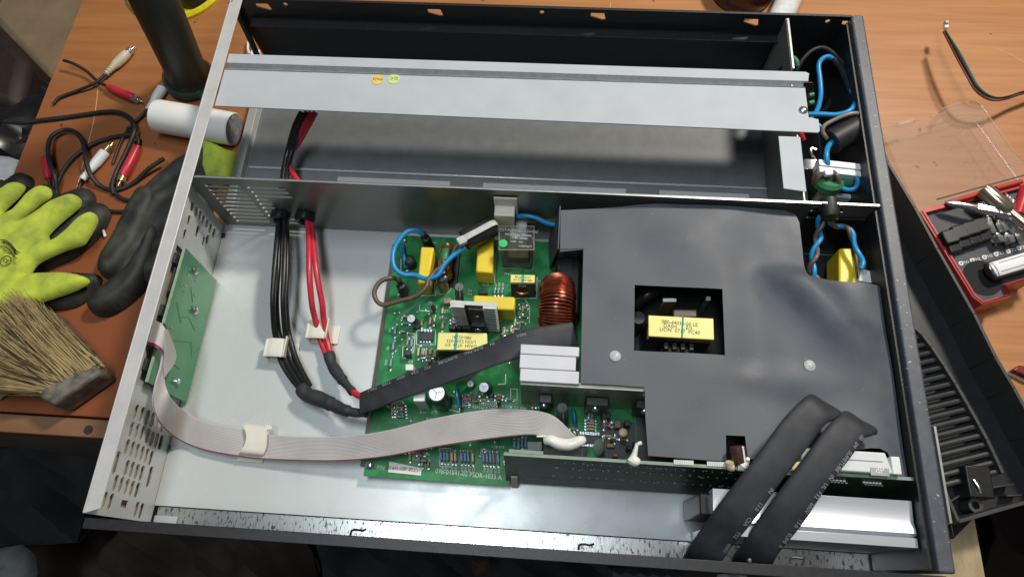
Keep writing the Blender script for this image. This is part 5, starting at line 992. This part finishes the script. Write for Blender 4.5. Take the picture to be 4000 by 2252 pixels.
low([(-200,570),(0,588),(75,610),(70,720),(20,800),(-200,820)],-8,2,'grey_sheet',mat('pale_grey_cloth',(.36,.37,.39),.8),'pale grey cloth beside the bench above the lime glove','cloth',.3,3,1.2)
# floor clutter below the bench: dark cloths in shadow
def cloth(name,label,cat,quad,z,m,amp,seed,grid=1.3):
    Q=[at(u,v,z=z) for u,v in quad]
    def zf(x,y):
        a=x*.16+y*.07+seed; b=y*.21-x*.05+seed*2
        return amp*(math.sin(a*1.9+1.6*math.sin(b))+.55*math.sin(b*3.1+1.2*math.sin(a*2.3))+.28*math.sin(a*7+b*4))
    return tag(MB().plate([(p_.x,p_.y) for p_ in Q],[],(0,0,z),(1,0,0),(0,1,0),.5,0,grid,zf).build(name,m),label,cat)
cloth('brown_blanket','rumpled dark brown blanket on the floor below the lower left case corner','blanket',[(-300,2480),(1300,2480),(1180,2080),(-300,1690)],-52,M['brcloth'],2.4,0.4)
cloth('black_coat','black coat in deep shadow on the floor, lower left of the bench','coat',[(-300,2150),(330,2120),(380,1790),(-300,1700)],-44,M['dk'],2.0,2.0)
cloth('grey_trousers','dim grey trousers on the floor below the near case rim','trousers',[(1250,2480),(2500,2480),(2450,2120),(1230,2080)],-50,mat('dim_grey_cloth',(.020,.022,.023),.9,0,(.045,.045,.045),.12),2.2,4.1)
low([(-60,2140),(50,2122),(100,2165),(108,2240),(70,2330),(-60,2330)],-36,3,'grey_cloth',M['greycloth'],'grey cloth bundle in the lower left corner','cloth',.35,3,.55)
low([(1830,2165),(1905,2165),(1920,2225),(1850,2250)],-38,3,'tan_bundle',mat('tan_dim',(.10,.058,.034),.9),'small tan bundle just below the near rim','bundle',.1,3,1)
low([(2380,2215),(2660,2225),(2720,2290),(2380,2290)],-42,3,'blue_grey_cloth',mat('denim_cloth',(.08,.10,.125),.8),'blue grey cloth below the near rim under the left sleeve','cloth',.3,4,1.0)
low([(2815,2240),(2900,2238),(2935,2247),(2860,2285),(2800,2290)],-20,2,'white_scrap',M['papr'],'white paper scrap below the near rim at the bottom edge','paper',.1,2,.8)
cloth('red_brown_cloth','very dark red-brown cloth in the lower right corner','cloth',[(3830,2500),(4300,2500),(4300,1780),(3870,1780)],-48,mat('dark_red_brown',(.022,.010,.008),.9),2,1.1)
# ------------------------------------------------------------------ top edge
jar=thing('dark_jar','dark brown jar with pale lettering standing behind the far rim','jar',tuple(at(2895,-60,z=TZ)))
jc=at(2895,-28,z=TZ); MB().lathe([(0,0),(3.0,0),(3.2,.3),(3.2,2.6),(2.9,3.0),(0,3.0)],jc,n=48).build('jar_body',mat('dark_brown_glass',(.030,.014,.012),.22,0,(.05,.02,.018),1),jar)
text('power',jc+V((-.4,-2.2,3.02)),(1,-.12,0),.8,M['papr'],jar); MB().lathe([(.45,0),(.45,.03)],jc+V((-1.9,-2.25,3.0)),n=20).build('round_mark',mat('cream_mark',(.55,.48,.36),.5),jar)
q=MB()
for k in range(26): a=2*math.pi*k/26; c_=jc+V((1.55,-1.4,3.03)); q.tube([c_+V((1.0*math.cos(a),1.0*math.sin(a),0)),c_+V((1.0*math.cos(a+.26),1.0*math.sin(a+.26),0))],.04,5,0,0)
q.build('ring_mark',mat('brown_mark',(.20,.11,.09),.4),jar)
wt=thing('white_plastic_rod','glossy white plastic rod lying behind the far rim','rod',tuple(at(3060,30,z=TZ)))
MB().tube([at(3030,105,z=.6),at(3060,45,z=.6),at(3110,-70,z=.8)],1.25,28,0,4).build('rod_body',mat('gloss_white',(.80,.80,.78),.18),wt)
# ------------------------------------------------------------------ wire harness on the right
hn=thing('wire_harness','thin black, green and tan wires with a white connector at the upper right','wire harness',tuple(at(3690,110,z=TZ)))
hp=[(3690,122,1.8),(3740,207,2.3),(3786,290,2.4),(3815,342,2.2),(3850,372,1.9),(3890,385,1.6),(3935,380,1.3),(3990,362,.9),(4060,345,.5)]
for k,(m_,dx,dy) in enumerate(((M['rubber'],-5,3),(mat('tan_wire',(.30,.20,.14),.4),3,5),(mat('green_wire',(.02,.16,.10),.4),7,-3),(M['black'],0,-2),(mat('dark_red_wire',(.16,.03,.02),.4),-8,8))):
    MB().tube([at(u+dx*(1 if i else .4)+random.uniform(-1.5,1.5),v+dy*(1 if i else .4),z=z+.07*k) for i,(u,v,z) in enumerate(hp)],.085,8,0,8).build('wire',m_,hn)
MB().obox(at(3694,100,z=1.8),V((.18,0,0)),V((.06,.42,0)),V((0,0,.2))).build('connector',M['white'],hn,.04); MB().obox(at(3698,88,z=2.1),V((.16,0,0)),V((0,.16,0)),V((0,0,.12))).build('connector_latch',mat('tan_latch',(.6,.5,.38),.5),hn,.03)
# ------------------------------------------------------------------ screwdriver set
bxt=thing('screwdriver_set_case','open red plastic bit set case with a dark insert, right of the bezel','tool case',tuple(at(3800,950,z=TZ)))
RZ=2.6
def rz(u,v,z=RZ): q=at(u,v,z=z); return (q.x,q.y)
op=[rz(u,v) for u,v in ((3593,829),(3610,814),(3800,764),(4080,690),(4080,1070),(3932,1117),(3952,1158),(3838,1189),(3800,1160))][::-1]
ipx=[(3617,830),(3800,782),(4075,712),(4075,1062),(3924,1108),(3944,1146),(3843,1174),(3812,1148)]
ip=[rz(u,v) for u,v in ipx][::-1]
MB().plate(op,[ip],(0,0,RZ),(1,0,0),(0,1,0),RZ-TZ-.02).build('tray',M['redbox'],bxt,.06)
mp_=[rz(u,v,RZ-.35) for u,v in ipx][::-1]
MB().plate(ip,[],(0,0,RZ-.45),(1,0,0),(0,1,0),.3).build('insert',M['foam'],bxt,smooth=False)
q=MB()
P_=[at(u,v,z=RZ+.02) for u,v in ((3603,826),(3806,1156),(3841,1182),(3947,1152),(3929,1113),(4080,1066))]
q.tube(P_,.05,6,0,0).build('rim_groove',mat('dark_red_line',(.22,.02,.02),.5),bxt)
for a,b in (((3700,792),(3838,752)),((3890,735),(3990,708))): MB().tube([at(*a,z=RZ+.25),at(*b,z=RZ+.25)],.2,10,0,0).build('hinge_knuckle',M['redbox'],bxt)
MB().tube([at(3660,778,z=RZ+.3),at(4060,668,z=RZ+.3)],.07,8,0,0).build('hinge_pin',M['steel'],bxt)
for i,(tx,u,v) in enumerate((('PH1',3768,1024),('PH2',3812,1012),('PH3',3859,1000),('PZ1',3905,988),('PZ2',3952,977),('PZ3',3994,965))):
    text(tx,at(u+4,v,z=RZ-.44),(1,.2,0),.26,M['papr'],bxt); c_=at(u-14,v+4,z=RZ-.44)
    q=MB().lathe([(.19,0),(.19,.012)],c_,n=18); q.build('size_mark',M['papr'],bxt); q=MB().obox(c_+V((0,0,.014)),V((.10,.03,0)),V((-.01,.03,0)),V((0,0,.003))).obox(c_+V((0,0,.016)),V((.03,.0,0)),V((-.02,.10,0)),V((0,0,.003))); q.build('size_cross',M['foam'],bxt)
q=MB().lathe([(0,0),(1.55,0),(1.55,.02)],at(3838,1085,z=RZ-.44),n=36); q.build('round_recess',mat('recess_black',(.006,.006,.006),.8),bxt)
dirx=(at(4000,760,z=RZ)-at(3700,840,z=RZ)).normalized(); diry=V((-dirx.y,dirx.x,0))
SK='black sockets in the red case'
for i,(u,v) in enumerate(((3704,930),(3742,912),(3784,898),(3826,884))):
    c_=at(u,v,z=RZ+.2); t=thing('black_socket',('black socket nearest the left red rim','second black socket from the left red rim','third black socket from the left red rim','fourth black socket, next to the grey bit')[i],'socket',tuple(c_),SK)
    MB().obox(c_,dirx*.62,diry*.62,V((0,0,.45))).build('socket_body',M['black'],t,.14); MB().obox(c_-diry*1.0-V((0,0,.1)),dirx*.5,diry*.32,V((0,0,.3))).build('socket_holder',mat('glossy_dark',(.03,.03,.032),.2),t,.08)
def bit(label,u0,v0,u1,v1,r=.36,zc=RZ+.25,m='steel',grp='steel bits in the red case'):
    a=at(u0,v0,z=zc); b=at(u1,v1,z=zc+.1); d=b-a; L=d.length; t=thing('driver_bit',label,'driver bit',tuple(a),grp)
    MB().lathe([(r*.9,0),(r,.08),(r,L*.55),(r*.65,L*.6),(r*.65,L*.7),(r*.5,L*.74)],a,d,6).build('hex_shank',M[m],t); MB().lathe([(r*.5,L*.72),(r*.5,L*.85),(.04,L)],a,d,8).build('bit_tip',M[m],t)
bit('dull grey driver bit leaning on the row of black sockets',3876,915,3838,838,.42); bit('second grey driver bit, right of the leaning one',3925,905,3893,840,.42); bit('small bright bit end below the two grey bits',3948,950,3925,905,.42); bit('bright bit end at the right picture edge',3994,935,3972,880,.42); bit('driver bit under the gold-coloured holder',3968,890,3930,840,.35); bit('thin pointed bit beside the holder with a blue tip',3968,815,3925,752,.28); bit('small pointed bit left of the holder',3905,810,3876,780,.24); bit('dark bit behind the fourth socket',3862,868,3846,826,.3,m='steel'); bit('stubby bit with a hexagonal end at the foot of the leaning bits',3905,948,3890,905,.4); bit('slim bit lying between the holder and the right edge',3998,850,3965,790,.26); bit('upright pointed bit between shank and holder',3920,850,3885,795,.2)
t=thing('screwdriver_shaft','long steel screwdriver shaft with a hexagonal collar lying across the red case rim','screwdriver',tuple(at(3690,790,z=RZ+.6)))
a=at(3690,788,z=RZ+.7); b=at(3938,838,z=RZ+1.0); d=b-a; L_=d.length
MB().lathe([(.05,0),(.28,.5),(.32,L_*.5),(.3,L_*.52)],a,d,16).build('shaft',M['steel'],t); MB().lathe([(.40,L_*.5),(.42,L_*.52),(.42,L_*.76),(.3,L_*.78),(.3,L_*.83),(.45,L_*.84),(.47,L_),(.1,L_)],a,d,6).build('hex_collar',M['steel'],t)
t=thing('bit_holder','thick gold-coloured steel bit holder lying on top of the bits','bit holder',tuple(at(3850,740,z=RZ+1)))
a=at(3838,738,z=RZ+1.1); b=at(4040,905,z=RZ+1.3); d=b-a; L_=d.length
MB().lathe([(.35,.1),(.62,0),(.66,.1),(.66,L_*.50),(.55,L_*.53),(.36,L_*.55),(.36,L_)],a,d,24).build('holder_body',mat('warm_steel',(.72,.64,.48),.2,.9,(.6,.52,.38),3),t); MB().lathe([(.0,.05),(.4,.05)],a-d.normalized()*.02,d,16).build('holder_bore',M['ink'],t)
t=thing('ratchet_handle','white handle with a grey outline lying in the insert of the red case','ratchet handle',tuple(at(3900,1060,z=RZ)))
a=at(3893,1052,z=RZ+.3); b=at(4100,990,z=RZ+.3)
MB().sweep([a-(b-a).normalized()*.75,a-(b-a).normalized()*.4,a,b],V((0,1,0)),lambda q:.80 if q>.12 else .45+q*2.8,lambda q:.35,16).build('handle_rim',mat('dark_rim',(.05,.04,.05),.3),t)
MB().sweep([a-(b-a).normalized()*.6+V((0,0,.15)),a-(b-a).normalized()*.3+V((0,0,.15)),a+V((0,0,.15)),b+V((0,0,.15))],V((0,1,0)),lambda q:.66 if q>.12 else .38+q*2.4,lambda q:.32,16).build('handle_body',M['white'],t)
MB().tube([a+V((0,.38,.44)),b+V((0,.38,.44))],.03,5,0,0).build('grip_line',M['grey'],t); MB().tube([a+V((0,-.38,.44)),b+V((0,-.38,.44))],.03,5,0,0).build('grip_line',M['grey'],t)
t=thing('red_handle_tool','red-handled tool end at the right picture edge beside the case','tool',tuple(at(3995,780,z=3))); MB().tube([at(4010,735,z=3.4),at(3990,790,z=3.2),at(3975,835,z=3)],.5,12).build('grip',M['redp'],t)
t=thing('red_scissors','dark red blade-like tool lying at the right edge of the picture','tool',tuple(at(3960,1470,z=TZ)))
MB().hexa([V((p_.x,p_.y,z)) for z in (TZ+.05,TZ+.7) for p_ in [at(u,v,z=TZ+.4) for u,v in ((3945,1447),(4080,1500),(4080,1450),(3975,1428))]]).build('red_grip',mat('deep_red',(.20,.02,.015),.35),t,.1); MB().tube([at(3935,1452,z=TZ+.2),at(4010,1490,z=TZ+.2),at(4070,1510,z=TZ+.2)],.16,8).build('steel_edge',M['steel'],t)
# transparent lid, opened back onto the bench
ld=thing('transparent_lid','clear plastic lid of the red case folded back on the bench','lid',tuple(at(3750,600,z=TZ)))
LZ=1.2
lo=[(3400,505),(3470,490),(3550,480),(3640,455),(3690,445),(3678,424),(3743,402),(3805,396),(3832,410),(3860,450),(3950,578),(4090,770),(4040,680),(3960,710),(3588,822),(3540,760)]
lo=[(3440,500),(3550,480),(3640,456),(3692,440),(3678,424),(3743,402),(3805,396),(3834,412),(3862,452),(3952,580),(4060,690),(3588,822)]
MB().plate([rz(u,v,LZ) for u,v in lo][::-1],[],(0,0,LZ),(1,0,0),(0,1,0),.14).build('lid_panel',M['clear'],ld)
pp=[at(u,v,z=LZ) for u,v in lo]; wl=MB(); n_=len(pp)
for i in range(n_-1):
    a,b=pp[i],pp[i+1]; wl.add([a,b,V((b.x,b.y,TZ+.02)),V((a.x,a.y,TZ+.02))],[(0,1,2,3)])
wl.build('lid_wall',M['clear'],ld,smooth=False)
MB().tube(pp[2:],.06,6,0,0).build('lid_rim',M['clearedge'],ld)
MB().tube([at(3505,488,z=LZ+.1),at(3570,468,z=LZ+.1)],.22,8,0,0).build('lid_latch',M['clearedge'],ld)
random.seed(9)
for i,(u,v) in enumerate(((3780,520),(3832,578),(3872,640),(3920,700))): 
    c_=at(u,v,z=LZ-.4); MB().tube([c_+V((-.5,-.3,0)),c_+V((-.2,.2,.1)),c_+V((.3,.1,.1)),c_+V((.6,.4,0))],.05,6).build('moulded_rib',M['clearedge'],ld)
MB().tube([at(3735,460,z=LZ),at(3790,455,z=LZ),at(3830,500,z=LZ),at(3990,720,z=LZ)],.05,6,0,0).build('moulded_rib',M['clearedge'],ld)
MB().tube([at(3600,505,z=.0),at(3690,487,z=0),at(3735,470,z=0)],.03,5).build('moulded_rib',M['clearedge'],ld)
# ------------------------------------------------------------------ front bezel leaning behind the panel
bz=thing('front_bezel','large black plastic bezel with a curved slatted grille, lying face down beyond the front panel','bezel',tuple(at(3800,1500,z=TZ)))
BZ=3.0
def bzp(u,v,z=BZ): return at(u,v,z=z)
opx=[(3440,560),(3468,632),(3574,808),(3662,970),(3807,1225),(3890,1392),(3963,1515),(4060,1690),(4200,1930),(4000,1962),(3746,2035),(3672,1870),(3600,1700),(3500,1300)]
top=[bzp(u,v) for u,v in opx]
bpm=mat('satin_black_plastic',(.014,.014,.016),.38,0,(.02,.02,.022),.8)
ipx=[]; cen=sum(top,V((0,0,0)))/len(top)
ob=[(p_.x,p_.y) for p_ in top][::-1]
MB().plate(ob,[],(0,0,TZ+.35),(1,0,0),(0,1,0),.3).build('bezel_face',bpm,bz)
def wallp(a,b,zt0,zt1,th=.22,name='bezel_wall',m=bpm,zb0=TZ+.3):
    d=(b-a).normalized(); s_=V((-d.y,d.x,0))*th/2
    return MB().hexa([V((*(a-s_)[:2],zb0)),V((*(b-s_)[:2],zb0)),V((*(b+s_)[:2],zb0)),V((*(a+s_)[:2],zb0)),V((*(a-s_)[:2],zt0)),V((*(b-s_)[:2],zt1)),V((*(b+s_)[:2],zt1)),V((*(a+s_)[:2],zt0))]).build(name,m,bz,.04)
for i in range(0,11): wallp(top[i],top[i+1],BZ,BZ,.26,m=mat('worn_black_edge',(.05,.05,.048),.5))
arc=[bzp(u,v,1.2) for u,v in ((3560,1262),(3605,1305),(3641,1352),(3690,1425),(3734,1496),(3783,1580),(3828,1660),(3858,1715),(3884,1770),(3904,1812),(3919,1846))]
for i in range(len(arc)-1): wallp(arc[i],arc[i+1],1.2,1.2,.26,'grille_frame',mat('worn_black_edge',(.05,.05,.048),.5))
sl=mat('slat_plastic',(.042,.043,.044),.32)
rows=[(3598,1312),(3621,1343),(3644,1374),(3664,1402),(3683,1433),(3706,1464),(3724,1496),(3745,1528),(3765,1560),(3783,1595),(3802,1628),(3822,1662),(3840,1697),(3856,1732),(3872,1768),(3888,1803),(3905,1838)]
for i,(u,v) in enumerate(rows):
    a=bzp(u,v,.7); b=bzp(u-100-i*9.5,v+22+i*2.6,.7)
    MB().tube([a,b],.22,8,0,0).build('slat',sl,bz)
    a2=bzp(u-28,v-11,.25); b2=bzp(u-100-i*8,v+10+i*2,.25); MB().tube([a2,b2],.09,6,0,0).build('thin_slat',sl,bz)
a=bzp(3815,1895,.6); MB().box(a.x-1.2,a.x+.6,a.y-1.0,a.y+1.3,TZ+.3,1.6).build('latch_block',M['black'],bz,.1); MB().tube([bzp(3803,1870,1.7),bzp(3822,1900,1.7),bzp(3830,1925,1.6)],.1,8).build('latch_spring',M['steel'],bz)
MB().lathe([(.28,0),(.52,0),(.52,1.2),(.28,1.2),(.26,.3)],bzp(3775,1978,-.2),n=24).build('screw_boss',mat('worn_black_edge',(.05,.05,.048),.5),bz)
for a,b in (((3745,1935),(3700,1965)),((3862,1905),(3960,1890)),((3930,1935),(3990,1932)),((3932,1575),(3955,1615)),((3945,1595),(3985,1585)),((3601,968),(3624,1004)),((3612,986),(3655,974))): wallp(bzp(*a,.6),bzp(*b,.6),.7,.7,.14,'stiffener_rib',mat('rib_black',(.035,.035,.036),.4))
MB().box(58.2,58.9,-6.5,-.5,TZ+.35,1.4).build('inner_wall',bpm,bz,.2)
tag(MB().hexa([V((p_.x,p_.y,z)) for z in (-1.0,-.4) for p_ in [at(u,v,z=-.5) for u,v in ((3722,2105),(3830,1995),(3760,1900),(3690,1960))]]).build('black_tray',M['black'],bevel=.1),'edge of a thin black tray under the bezel corner at lower right','tray')
